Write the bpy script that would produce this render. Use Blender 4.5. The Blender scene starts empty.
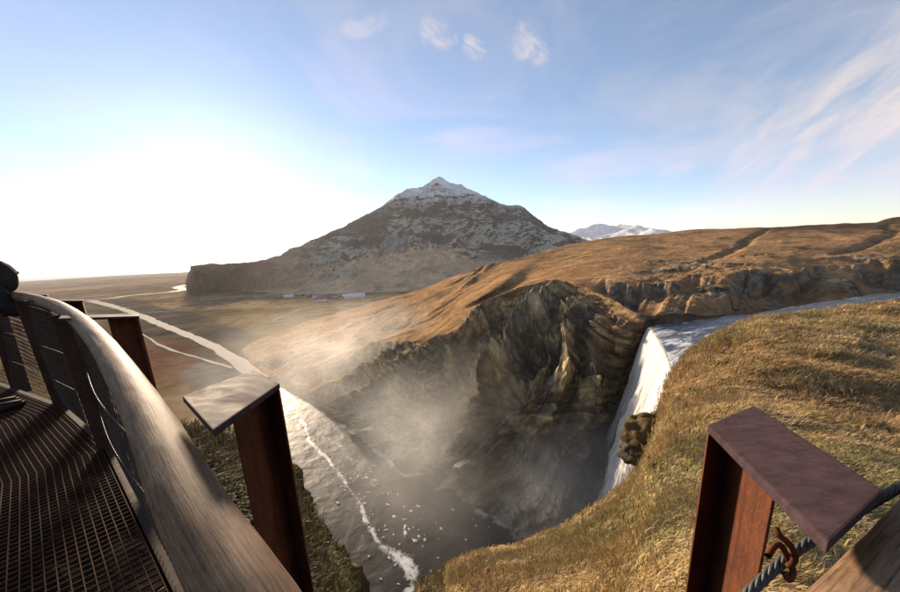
import bpy, bmesh, math, random
import numpy as np
from mathutils import Matrix, Vector
random.seed(4)
RNG = np.random.default_rng(11)
sc = bpy.context.scene
COL = sc.collection

# ------------------------------------------------------------------ camera
# fitted from the photograph: vanishing point of the upright posts and the sea horizon (pixels of the 900x592 photo)
F = 345.0; CX, CY = 450.0, 337.0; ROLL = math.radians(2.7); PITCH = math.atan(82 / 345.0)
f0 = np.array([0, math.cos(PITCH), -math.sin(PITCH)]); u0 = np.array([0, math.sin(PITCH), math.cos(PITCH)]); r0 = np.array([1.0, 0, 0])
RV = r0 * math.cos(ROLL) - u0 * math.sin(ROLL); UV = u0 * math.cos(ROLL) + r0 * math.sin(ROLL)
cam = bpy.data.cameras.new('camera'); camo = bpy.data.objects.new('camera', cam); COL.objects.link(camo)
camo.matrix_world = Matrix(((RV[0], UV[0], -f0[0], 0), (RV[1], UV[1], -f0[1], 0), (RV[2], UV[2], -f0[2], 0), (0, 0, 0, 1)))
cam.sensor_width = 36; cam.lens = F / 900 * 36; cam.shift_y = (CY - 296) / 900
cam.clip_start = 0.02; cam.clip_end = 120000
sc.camera = camo
# ------------------------------------------------------------------ light
SUN_AZ, SUN_EL = math.radians(-32), math.radians(13)      # azimuth from +Y towards +X
world = bpy.data.worlds.new('World'); sc.world = world; world.use_nodes = True
sun = bpy.data.lights.new('sun', 'SUN'); suno = bpy.data.objects.new('sun', sun); COL.objects.link(suno)
sun.energy = 3.6; sun.angle = math.radians(8.0); sun.color = (1.0, 0.79, 0.56)
sd = Vector((math.sin(SUN_AZ) * math.cos(SUN_EL), math.cos(SUN_AZ) * math.cos(SUN_EL), math.sin(SUN_EL)))
suno.rotation_euler = sd.to_track_quat('Z', 'Y').to_euler()
SKY_STRENGTH = 0.058
sc.view_settings.view_transform = 'Standard'; sc.view_settings.look = 'None'
sc.view_settings.exposure = 1.76; sc.view_settings.gamma = 1.0

def build_world():
    nt = world.node_tree; N = nt.nodes; L = nt.links
    N.clear()
    out = N.new('ShaderNodeOutputWorld'); bg = N.new('ShaderNodeBackground'); L.new(bg.outputs[0], out.inputs[0])
    world.cycles.sampling_method = 'MANUAL'; world.cycles.sample_map_resolution = 512
    bg.inputs['Strength'].default_value = SKY_STRENGTH
    sky = N.new('ShaderNodeTexSky'); sky.sky_type = 'NISHITA'; sky.sun_disc = False
    sky.sun_elevation = SUN_EL; sky.sun_rotation = SUN_AZ; sky.altitude = 100
    sky.air_density = 0.8; sky.dust_density = 0.09; sky.ozone_density = 2.0
    tc = N.new('ShaderNodeTexCoord')
    def M(op, a, b=None, c=None):
        n = N.new('ShaderNodeMath'); n.operation = op
        for i, v in enumerate((a, b, c)):
            if v is None: continue
            if isinstance(v, (int, float)): n.inputs[i].default_value = v
            else: L.new(v, n.inputs[i])
        return n.outputs[0]
    def VM(op, a, b=None):
        n = N.new('ShaderNodeVectorMath'); n.operation = op
        for i, v in enumerate((a, b)):
            if v is None: continue
            if isinstance(v, tuple): n.inputs[i].default_value = v
            else: L.new(v, n.inputs[i])
        return n
    dirv = VM('NORMALIZE', tc.outputs['Generated']).outputs[0]
    def ss(x, lo, hi):
        n = N.new('ShaderNodeMapRange'); n.interpolation_type = 'SMOOTHSTEP'
        L.new(x, n.inputs[0]); n.inputs[1].default_value = lo; n.inputs[2].default_value = hi
        return n.outputs[0]
    def noise(vec, scale, detail=6, rough=0.6, dist=0.0):
        n = N.new('ShaderNodeTexNoise'); L.new(vec, n.inputs['Vector']); n.inputs['Scale'].default_value = scale
        n.inputs['Detail'].default_value = detail; n.inputs['Roughness'].default_value = rough; n.inputs['Distortion'].default_value = dist
        return n.outputs[0]
    total = None
    # cloud patches: centre (photo direction), half-sizes along / across, tilt, noise stretch, opacity
    def patch(px, py, ra, rb, tilt, stretch, scale, op, lo, hi):
        d = pray(px, py); d = d / np.linalg.norm(d)
        right = np.cross(d, (0, 0, 1)); right /= np.linalg.norm(right); up = np.cross(right, d)
        c, s = math.cos(math.radians(tilt)), math.sin(math.radians(tilt))
        a = right * c + up * s; b = -right * s + up * c
        x = VM('DOT_PRODUCT', dirv, tuple(a)).outputs['Value']; y = VM('DOT_PRODUCT', dirv, tuple(b)).outputs['Value']
        w = VM('DOT_PRODUCT', dirv, tuple(d)).outputs['Value']
        r2 = M('ADD', M('POWER', M('DIVIDE', x, ra), 2), M('POWER', M('DIVIDE', y, rb), 2))
        mask = ss(M('ADD', M('MULTIPLY', r2, -1), 1), 0.0, 0.9)
        mask = M('MULTIPLY', mask, M('GREATER_THAN', w, 0))
        cb = N.new('ShaderNodeCombineXYZ'); L.new(M('MULTIPLY', x, 1.0 / stretch), cb.inputs[0]); L.new(y, cb.inputs[1]); cb.inputs[2].default_value = px * 0.01
        n = noise(cb.outputs[0], scale, 8, 0.62, 0.6)
        return M('MULTIPLY', ss(M('MULTIPLY', n, M('POWER', mask, 0.35)), lo, hi), M('MULTIPLY', mask, op))
    def add(v):
        nonlocal total
        total = v if total is None else M('MAXIMUM', total, v)
    add(patch(880, 110, .42, .16, 36, 3.2, 22, 1.0, .30, .72))
    add(patch(850, 190, .42, .10, 14, 4, 14, .8, .28, .70))
    add(patch(850, 60, .30, .13, 30, 4, 14, .5, .36, .75))
    add(patch(438, 34, .060, .045, -25, 1.8, 40, .75, .32, .72))
    add(patch(474, 48, .045, .03, -30, 1.8, 40, .75, .32, .72))
    add(patch(528, 45, .075, .045, -40, 1.8, 34, .7, .34, .72))
    add(patch(366, 24, .08, .03, 15, 2, 34, .5, .34, .72))
    add(patch(678, 172, .06, .03, 12, 2, 34, .6, .34, .74))
    add(patch(720, 192, .06, .025, 5, 2, 30, .45, .34, .74))
    add(patch(475, 140, .14, .05, -5, 3, 14, .45, .3, .8))
    add(patch(565, 214, .20, .05, 0, 3, 16, .9, .25, .62))
    add(patch(650, 220, .26, .035, 4, 4, 20, .8, .27, .64))
    add(patch(770, 215, .30, .028, 6, 4, 18, .5, .32, .7))
    add(patch(330, 140, .07, .02, 5, 3, 30, .4, .34, .74))
    # thin veil everywhere on a flat layer overhead
    sep = N.new('ShaderNodeSeparateXYZ'); L.new(dirv, sep.inputs[0])
    zz = M('MAXIMUM', sep.outputs[2], 0.03)
    pl = N.new('ShaderNodeCombineXYZ'); L.new(M('DIVIDE', sep.outputs[0], M('ADD', zz, .12)), pl.inputs[0]); L.new(M('DIVIDE', sep.outputs[1], M('ADD', zz, .12)), pl.inputs[1])
    veil = M('ADD', .06, M('MULTIPLY', ss(noise(pl.outputs[0], 1.1, 7, .6, .8), .38, .8), .5))
    total = M('ADD', total, M('MULTIPLY', veil, M('SUBTRACT', 1, total)))
    mix = N.new('ShaderNodeMix'); mix.data_type = 'RGBA'
    L.new(total, mix.inputs[0]); L.new(sky.outputs[0], mix.inputs[6])
    mix.inputs[7].default_value = CLOUD
    mx2 = N.new('ShaderNodeMix'); mx2.data_type = 'RGBA'; mx2.blend_type = 'LIGHTEN'; mx2.inputs[0].default_value = 1
    L.new(sky.outputs[0], mx2.inputs[6]); L.new(mix.outputs[2], mx2.inputs[7])
    L.new(mx2.outputs[2], bg.inputs['Color'])
CLOUD = (4.3, 3.85, 3.75, 1)

# ------------------------------------------------------------------ pixel helpers (a pixel gives a direction only)
def pray(x, y):
    return f0 + RV * (x - CX) / F - UV * (y - CY) / F
def PZ(x, y, z):
    d = pray(x, y); return d * (z / d[2])
def PD(x, y, dist):
    d = pray(x, y); return d * (dist / math.hypot(d[0], d[1]))
def dist_for_z(x, y, z):
    p = PZ(x, y, z); return math.hypot(p[0], p[1])
build_world()

# ------------------------------------------------------------------ numpy noise
def _h(ix, iy, iz, seed):
    n = (ix.astype(np.int64) * 374761393 + iy.astype(np.int64) * 668265263 + iz.astype(np.int64) * 2147483647 + seed * 974634777) & 0xffffffff
    n = ((n ^ (n >> 13)) * 1274126177) & 0xffffffff
    n = ((n ^ (n >> 16)) * 2246822519) & 0xffffffff
    return ((n ^ (n >> 15)) & 0xffffff) / float(0xffffff)
def vnoise(p, seed=0):
    i = np.floor(p); f = p - i; i = i.astype(np.int64)
    u = f * f * f * (f * (f * 6 - 15) + 10)
    r = 0
    for dx in (0, 1):
        wx = u[..., 0] if dx else 1 - u[..., 0]
        for dy in (0, 1):
            wy = u[..., 1] if dy else 1 - u[..., 1]
            for dz in (0, 1):
                wz = u[..., 2] if dz else 1 - u[..., 2]
                r = r + wx * wy * wz * _h(i[..., 0] + dx, i[..., 1] + dy, i[..., 2] + dz, seed)
    return r * 2 - 1
def fbm(p, octv=5, seed=0, gain=0.5, lac=2.07):
    a = 1.0; t = 0; s = 0
    for k in range(octv):
        t = t + a * vnoise(p, seed + k * 7); s += a; a *= gain; p = p * lac + 17.3
    return t / s
def ridged(p, octv=5, seed=0, gain=0.55, lac=2.1):
    a = 1.0; t = 0; s = 0
    for k in range(octv):
        t = t + a * (1 - 2 * np.abs(vnoise(p, seed + k * 5))); s += a; a *= gain; p = p * lac + 11.7
    return t / s
def sst(x, lo, hi):
    t = np.clip((x - lo) / (hi - lo), 0, 1); return t * t * (3 - 2 * t)
def mixc(a, b, t):
    return a + (np.asarray(b) - a) * t[..., None]

# ------------------------------------------------------------------ mesh helpers
def mesh_np(name, verts, faces, mat, smooth=True, col=None, attrs=None, parent=None):
    """faces: (n,3) or (n,4) int array, or a list of such arrays"""
    me = bpy.data.meshes.new(name)
    verts = np.asarray(verts, dtype=np.float32).reshape(-1, 3)
    fl = faces if isinstance(faces, list) else [faces]
    idx = np.concatenate([f.reshape(-1) for f in fl]).astype(np.int32)
    sizes = np.concatenate([np.full(len(f), f.shape[1]) for f in fl]).astype(np.int32)
    starts = np.concatenate([[0], np.cumsum(sizes)[:-1]]).astype(np.int32)
    me.vertices.add(len(verts)); me.vertices.foreach_set('co', verts.reshape(-1))
    me.loops.add(len(idx)); me.loops.foreach_set('vertex_index', idx)
    me.polygons.add(len(sizes)); me.polygons.foreach_set('loop_start', starts); me.polygons.foreach_set('loop_total', sizes)
    me.polygons.foreach_set('use_smooth', np.full(len(sizes), smooth))
    me.update(calc_edges=True)
    if col is not None:
        a = me.color_attributes.new('Col', 'FLOAT_COLOR', 'POINT')
        c = np.ones((len(verts), 4), np.float32); c[:, :3] = np.asarray(col).reshape(-1, 3); a.data.foreach_set('color', c.reshape(-1))
    for k, v in (attrs or {}).items():
        v = np.asarray(v, np.float32)
        if v.ndim == 1:
            a = me.attributes.new(k, 'FLOAT', 'POINT'); a.data.foreach_set('value', v)
        else:
            a = me.attributes.new(k, 'FLOAT_VECTOR', 'POINT'); a.data.foreach_set('vector', v.reshape(-1))
    me.materials.append(mat)
    o = bpy.data.objects.new(name, me); COL.objects.link(o)
    if parent is not None: o.parent = parent
    return o
def grid_faces(nr, nc, wrap=False):
    r = np.arange(nr - 1)[:, None]; c = np.arange(nc if wrap else nc - 1)[None, :]
    c2 = (c + 1) % nc
    return np.stack([r * nc + c, r * nc + c2, (r + 1) * nc + c2, (r + 1) * nc + c], -1).reshape(-1, 4)
def grid_normals(P):
    du = np.gradient(P, axis=1); dv = np.gradient(P, axis=0)
    n = np.cross(du, dv); n /= np.linalg.norm(n, axis=-1, keepdims=True) + 1e-9
    return n
def tag(o, label=None, cat=None, group=None, kind=None):
    if label: o['label'] = label
    if cat: o['category'] = cat
    if group: o['group'] = group
    if kind: o['kind'] = kind
    return o
def empty(name, loc=(0, 0, 0), parent=None):
    o = bpy.data.objects.new(name, None); COL.objects.link(o); o.location = loc
    if parent is not None: o.parent = parent
    return o
def crow(vals, n):
    """Catmull-Rom resample of (k, m) along axis 0 to n"""
    vals = np.asarray(vals, float); k = len(vals)
    t = np.linspace(0, k - 1, n); i = np.clip(np.floor(t).astype(int), 0, k - 2); f = (t - i)
    ext = np.concatenate([2 * vals[:1] - vals[1:2], vals, 2 * vals[-1:] - vals[-2:-1]])
    p0, p1, p2, p3 = ext[i], ext[i + 1], ext[i + 2], ext[i + 3]
    f = f.reshape((-1,) + (1,) * (vals.ndim - 1))
    return 0.5 * (2 * p1 + (p2 - p0) * f + (2 * p0 - 5 * p1 + 4 * p2 - p3) * f ** 2 + (3 * p1 - p0 - 3 * p2 + p3) * f ** 3)
def tube(path, rad, sides=8, closed_ends=True, radii=None):
    """verts, faces of a tube along path (n,3)"""
    path = np.asarray(path, float); n = len(path)
    T = np.gradient(path, axis=0); T /= np.linalg.norm(T, axis=1, keepdims=True) + 1e-12
    up = np.array([0, 0, 1.0]) if abs(T[0, 2]) < 0.9 else np.array([1.0, 0, 0])
    A = np.cross(T, up); 
    bad = np.linalg.norm(A, axis=1) < 1e-3
    A[bad] = np.cross(T[bad], np.array([0, 1.0, 0.1])); A /= np.linalg.norm(A, axis=1, keepdims=True)
    B = np.cross(A, T)
    R = np.full(n, rad) if radii is None else np.asarray(radii)
    a = np.linspace(0, 2 * np.pi, sides, endpoint=False)
    V = path[:, None] + R[:, None, None] * (A[:, None] * np.cos(a)[None, :, None] + B[:, None] * np.sin(a)[None, :, None])
    fs = [grid_faces(n, sides, True)]
    return V.reshape(-1, 3), fs[0]
class Join:
    def __init__(s): s.v = []; s.f = {3: [], 4: []}; s.n = 0; s.c = []
    def add(s, v, f, col=None):
        v = np.asarray(v, float).reshape(-1, 3)
        for ff in (f if isinstance(f, list) else [f]):
            ff = np.asarray(ff); s.f[ff.shape[1]].append(ff + s.n)
        s.v.append(v); s.n += len(v)
        if col is not None: s.c.append(np.broadcast_to(np.asarray(col, float), (len(v), 3)))
    def build(s, name, mat, smooth=True, parent=None):
        fl = [np.concatenate(s.f[k]) for k in (4, 3) if s.f[k]]
        return mesh_np(name, np.concatenate(s.v), fl, mat, smooth, np.concatenate(s.c) if s.c else None, None, parent)
def hull_mesh(name, corners, mat, parent=None, bevel=0.0):
    """8 corners: bottom ring of four, top ring of four"""
    bm = bmesh.new(); vs = [bm.verts.new(tuple(c)) for c in corners]
    for q in ((3, 2, 1, 0), (4, 5, 6, 7), (0, 1, 5, 4), (1, 2, 6, 5), (2, 3, 7, 6), (3, 0, 4, 7)): bm.faces.new([vs[i] for i in q])
    bmesh.ops.recalc_face_normals(bm, faces=bm.faces)
    if bevel: bmesh.ops.bevel(bm, geom=bm.edges[:], offset=bevel, segments=2, affect='EDGES', profile=0.6)
    me = bpy.data.meshes.new(name); bm.to_mesh(me); bm.free(); me.materials.append(mat)
    o = bpy.data.objects.new(name, me); COL.objects.link(o)
    if parent is not None: o.parent = parent
    return o

# ------------------------------------------------------------------ materials
def mat_new(name):
    m = bpy.data.materials.new(name); m.use_nodes = True
    return m, m.node_tree, m.node_tree.nodes['Principled BSDF']
def node_noise(nt, vec, scale, detail=5, rough=0.6, dist=0.0):
    n = nt.nodes.new('ShaderNodeTexNoise'); n.inputs['Scale'].default_value = scale; n.inputs['Detail'].default_value = detail
    n.inputs['Roughness'].default_value = rough; n.inputs['Distortion'].default_value = dist
    if vec is not None: nt.links.new(vec, n.inputs['Vector'])
    return n
def ramp(nt, fac, stops):
    r = nt.nodes.new('ShaderNodeValToRGB'); e = r.color_ramp.elements
    while len(e) > 1: e.remove(e[0])
    e[0].position = stops[0][0]; e[0].color = (*stops[0][1], 1)
    for p, c in stops[1:]:
        x = e.new(p); x.color = (*c, 1)
    nt.links.new(fac, r.inputs[0]); return r.outputs[0]
def mul(nt, a, b, f=1.0):
    m = nt.nodes.new('ShaderNodeMix'); m.data_type = 'RGBA'; m.blend_type = 'MULTIPLY'; m.inputs[0].default_value = f
    nt.links.new(a, m.inputs[6]); nt.links.new(b, m.inputs[7]); return m.outputs[2]
def bump(nt, bs, h, strength, dist):
    b = nt.nodes.new('ShaderNodeBump'); b.inputs['Strength'].default_value = strength; b.inputs['Distance'].default_value = dist
    nt.links.new(h, b.inputs['Height']); nt.links.new(b.outputs[0], bs.inputs['Normal'])
def mat_terrain(name, scales, lo=0.55, hi=1.45, bstr=0.6, bdist=0.5, rough=0.95, wet=None):
    m, nt, bs = mat_new(name)
    at = nt.nodes.new('ShaderNodeAttribute'); at.attribute_name = 'Col'
    geo = nt.nodes.new('ShaderNodeNewGeometry')
    c = at.outputs['Color']
    for i, s in enumerate(scales):
        n = node_noise(nt, geo.outputs['Position'], s, 6, 0.65, 0.2)
        c = mul(nt, c, ramp(nt, n.outputs[0], [(0.28, (lo, lo, lo)), (0.72, (hi, hi * .99, hi * .96))]))
        if i == len(scales) - 1: bump(nt, bs, n.outputs[0], bstr, bdist)
    nt.links.new(c, bs.inputs['Base Color']); bs.inputs['Roughness'].default_value = rough
    bs.inputs['Specular IOR Level'].default_value = 0.0
    return m
M_HILL = mat_terrain('grass_slope', [0.05, 0.16, 0.5], .62, 1.38, 1.0, 2.0)
M_MOUNT = mat_terrain('mountain_rock', [0.012, 0.05, 0.2], .66, 1.34, 0.9, 6.0)
M_PLAIN = mat_terrain('plain_ground', [0.004, 0.02, 0.09], .7, 1.3, 0.1, 0.5)
M_NEAR = mat_terrain('tussock_ground', [0.5, 5.0], .6, 1.4, 0.8, 0.15)

def mat_grass():
    m, nt, bs = mat_new('dry_grass')
    at = nt.nodes.new('ShaderNodeAttribute'); at.attribute_name = 'Col'
    nt.links.new(at.outputs['Color'], bs.inputs['Base Color']); bs.inputs['Roughness'].default_value = 0.75
    bs.inputs['Specular IOR Level'].default_value = 0.2
    tr = nt.nodes.new('ShaderNodeBsdfTranslucent'); nt.links.new(at.outputs['Color'], tr.inputs['Color'])
    mx = nt.nodes.new('ShaderNodeMixShader'); mx.inputs[0].default_value = 0.3
    nt.links.new(bs.outputs[0], mx.inputs[1]); nt.links.new(tr.outputs[0], mx.inputs[2])
    nt.links.new(mx.outputs[0], nt.nodes['Material Output'].inputs['Surface'])
    return m
M_GRASS = mat_grass()

# =================================================================== PLAIN, SEA
WATER_Z = -80.0
def poly_dist(P, line):
    """distance from points (n,2) to a polyline (k,2)"""
    d = np.full(P.shape[:-1], 1e9)
    for a, b in zip(line[:-1], line[1:]):
        ab = b - a; t = np.clip(((P - a) @ ab) / (ab @ ab), 0, 1)
        d = np.minimum(d, np.linalg.norm(P - (a + t[..., None] * ab), axis=-1))
    return d
def zl(pts, z=WATER_Z):
    return np.array([PZ(x, y, z)[:2] for x, y in pts])
def build_plain():
    az = np.radians(np.concatenate([np.linspace(-180, -62, 40, endpoint=False), np.linspace(-62, 62, 620), np.linspace(62, 180, 40)[1:]]))
    r = np.concatenate([[0.1, 30], np.geomspace(60, 9000, 420), np.geomspace(9400, 28000, 16)])
    A, Rr = np.meshgrid(az, r)
    P = np.stack([Rr * np.sin(A), Rr * np.cos(A), np.full_like(A, WATER_Z - 0.4)], -1)
    q = P.copy(); q[..., 2] = 0
    n1 = fbm(q / 260, 5, 3); n2 = fbm(q / 40, 4, 9); n3 = fbm(q * np.array([1 / 900, 1 / 2400, 0]), 4, 5)
    P[..., 2] += 0.25 * n2 * sst(Rr, 80, 200) + 0.4 * n1 * sst(Rr, 900, 1500)
    # surf of colour: tan pasture, olive field strips, brown heath, dark sand towards the sea
    c = np.empty(P.shape); c[:] = (0.30, 0.21, 0.125)
    c = mixc(c, (0.19, 0.155, 0.080), sst(n1, -0.05, 0.25))
    c = mixc(c, (0.155, 0.080, 0.040), sst(n2, 0.1, 0.45) * 0.8)
    far = sst(Rr, 1100, 2200)
    c = mixc(c, (0.080, 0.050, 0.036), far * sst(n3, -0.25, 0.1))
    c = mixc(c, (0.17, 0.115, 0.078), far * sst(n3, 0.12, 0.3))
    # field strips near the farm: parallel belts
    fx = (P[..., 0] + 420) * 0.94 + (P[..., 1] - 700) * 0.34; fy = -(P[..., 0] + 420) * 0.34 + (P[..., 1] - 700) * 0.94
    infield = sst(240 - np.abs(fx), 0, 15) * sst(150 - np.abs(fy), 0, 15)
    strip = np.floor(fy / 46 + 0.3 * n1)
    sv = _h(strip, strip * 0 + 3, strip * 0, 5)
    c = mixc(c, (0.22, 0.20, 0.10), infield * sst(sv, 0.35, 0.45) * 0.9)
    c = mixc(c, (0.28, 0.235, 0.13), infield * sst(sv, 0.75, 0.8) * 0.9)
    edge = np.abs((fy / 46 + 0.3 * n1) % 1 - 0.5)
    c = mixc(c, (0.075, 0.055, 0.03), infield * sst(edge, 0.455, 0.49) * 0.8)
    pat = fbm(q / 75, 5, 13, .6)
    c = mixc(c, (0.13, 0.098, 0.06), sst(pat, .08, .22) * sst(Rr, 150, 300) * .8)
    c = mixc(c, (0.26, 0.185, 0.11), sst(-pat, .12, .26) * .7)
    # drainage ditches and fences between the pastures: thin dark lines
    for kx, ky, w_ in ((.97, .24, 92.), (-.3, .95, 138.)):
        t_ = (q[..., 0] * kx + q[..., 1] * ky) / w_; lid = np.floor(t_)
        ln_ = sst(np.abs(t_ - lid - .5), .478, .494) * (_h(lid, lid * 0, lid * 0, 3) > .35) * sst(Rr, 380, 480) * (1 - sst(Rr, 1500, 2600))
        c = mixc(c, (0.06, 0.045, 0.028), ln_ * .75)
    # gravel bars along the river
    riv = zl([(255, 374), (228, 352), (196, 336), (165, 322), (138, 314), (118, 307), (100, 302)])
    d = poly_dist(P[..., :2], riv)
    gw = 26 + 14 * n1 + 0.035 * Rr
    c = mixc(c, (0.075, 0.062, 0.056), sst(gw - d, -4, 10) * (0.6 + 0.4 * sst(n2, -0.3, 0.2)))
    bar = zl([(120, 365), (150, 352), (180, 357), (205, 372), (235, 385)])
    d2 = poly_dist(P[..., :2], bar)
    c = mixc(c, (0.15, 0.14, 0.13), sst(15 + 10 * n2 - d2, 0, 8) * 0.9)
    # heather patch beside the river
    hp = zl([(150, 372), (170, 350), (140, 345), (110, 345)])
    c = mixc(c, (0.165, 0.085, 0.052), sst(38 + 20 * n2 - poly_dist(P[..., :2], hp), 0, 14) * 0.85)
    # tracks
    for line, w in (([(262, 325), (300, 309), (318, 304)], 2.5), ([(150, 312), (240, 307), (310, 306), (380, 303)], 3.5), ([(330, 305), (352, 309), (372, 302)], 2.5)):
        c = mixc(c, (0.30, 0.26, 0.22), sst(w - poly_dist(P[..., :2], zl(line)), -1.2, 0.8) * 0.8)
    o = mesh_np('plain', P, grid_faces(len(r), len(az)), M_PLAIN, True, c)
    tag(o, 'broad brown coastal plain with fields and gravel below the hills', 'plain', kind='structure')
build_plain()

def mat_water(name, base, rough, scale, bstr, foam=None, bd=0.3):
    m, nt, bs = mat_new(name)
    geo = nt.nodes.new('ShaderNodeNewGeometry')
    n = node_noise(nt, geo.outputs['Position'], scale, 4, 0.6, 0.4)
    bs.inputs['Base Color'].default_value = (*base, 1); bs.inputs['Roughness'].default_value = rough
    bs.inputs['IOR'].default_value = 1.33; bs.inputs['Specular IOR Level'].default_value = 0.06
    bump(nt, bs, n.outputs[0], bstr, bd)
    return m, nt, bs, geo
def ribbon_xy(line, widths, z, n, name, mat, noise_amp=0.15, seed=0):
    L2 = crow(np.asarray(line), n); W = crow(np.asarray(widths)[:, None], n)[:, 0]
    T = np.gradient(L2, axis=0); T /= np.linalg.norm(T, axis=1, keepdims=True); Nn = np.stack([-T[:, 1], T[:, 0]], 1)
    s = np.cumsum(np.r_[0, np.linalg.norm(np.diff(L2, axis=0), axis=1)])
    k = 9; V = []
    for j in range(k):
        u = j / (k - 1) * 2 - 1
        q = np.stack([s / 22, np.full(n, np.sign(u) * 3.1), np.full(n, seed * 1.0)], 1)
        jit = 1 + noise_amp * 3 * fbm(q, 4, seed)
        V.append(np.c_[L2 + Nn * (W * u * jit)[:, None], np.full(n, z)])
    V = np.stack(V, 1)
    return mesh_np(name, V, grid_faces(n, k), mat, True)
M_RIVER, *_ = mat_water('river_water', (0.16, 0.147, 0.138), 0.8, 0.05, 0.35, bd=1.0)
M_SEA, *_ = mat_water('sea_water', (0.10, 0.11, 0.13), 0.25, 0.004, 0.3, bd=4.0)
riv = zl([(268, 386), (243, 366), (222, 351), (204, 342), (183, 333), (163, 325), (146, 318), (128, 311), (108, 305), (88, 300)])
tag(ribbon_xy(riv, [6, 6.5, 5.5, 5, 5.5, 6, 7, 7, 9, 11], WATER_Z - .05, 160, 'river_channel', M_RIVER, .14, 2), 'pale river winding across the brown plain', 'river', kind='structure')
riv2 = zl([(190, 284.5), (178, 287), (183, 289.5), (172, 292), (150, 294), (128, 296), (108, 299), (80, 301)])
tag(ribbon_xy(riv2, [34, 22, 18, 18, 16, 13, 10, 9], WATER_Z + .6, 120, 'river_channel', M_RIVER, .2, 5), 'bright distant river bend on the plain near the headland', 'river', kind='structure')
riv3 = zl([(118, 325), (140, 333), (160, 345), (178, 352), (196, 357), (212, 362), (232, 368)])
tag(ribbon_xy(riv3, [1.4, 1.2, 1.6, 1.2, 1.2, 1.4, 1.4], WATER_Z - .08, 90, 'river_channel', M_RIVER, .3, 8), 'thin side channel threading the gravel bars beside the river', 'river', kind='structure')
def build_sea():
    az = np.radians(np.linspace(-120, 20, 60)); r = np.array([7200, 9000, 12000, 20000, 30000.])
    A, Rr = np.meshgrid(az, r); Rr = Rr.copy(); Rr[0] += 500 * np.sin(az * 9) + 250 * np.sin(az * 23)
    P = np.stack([Rr * np.sin(A), Rr * np.cos(A), np.full_like(A, WATER_Z + 6)], -1)
    tag(mesh_np('sea', P, grid_faces(5, 60), M_SEA), 'grey sea along the horizon beyond the plain', 'sea', kind='structure')
build_sea()

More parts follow.
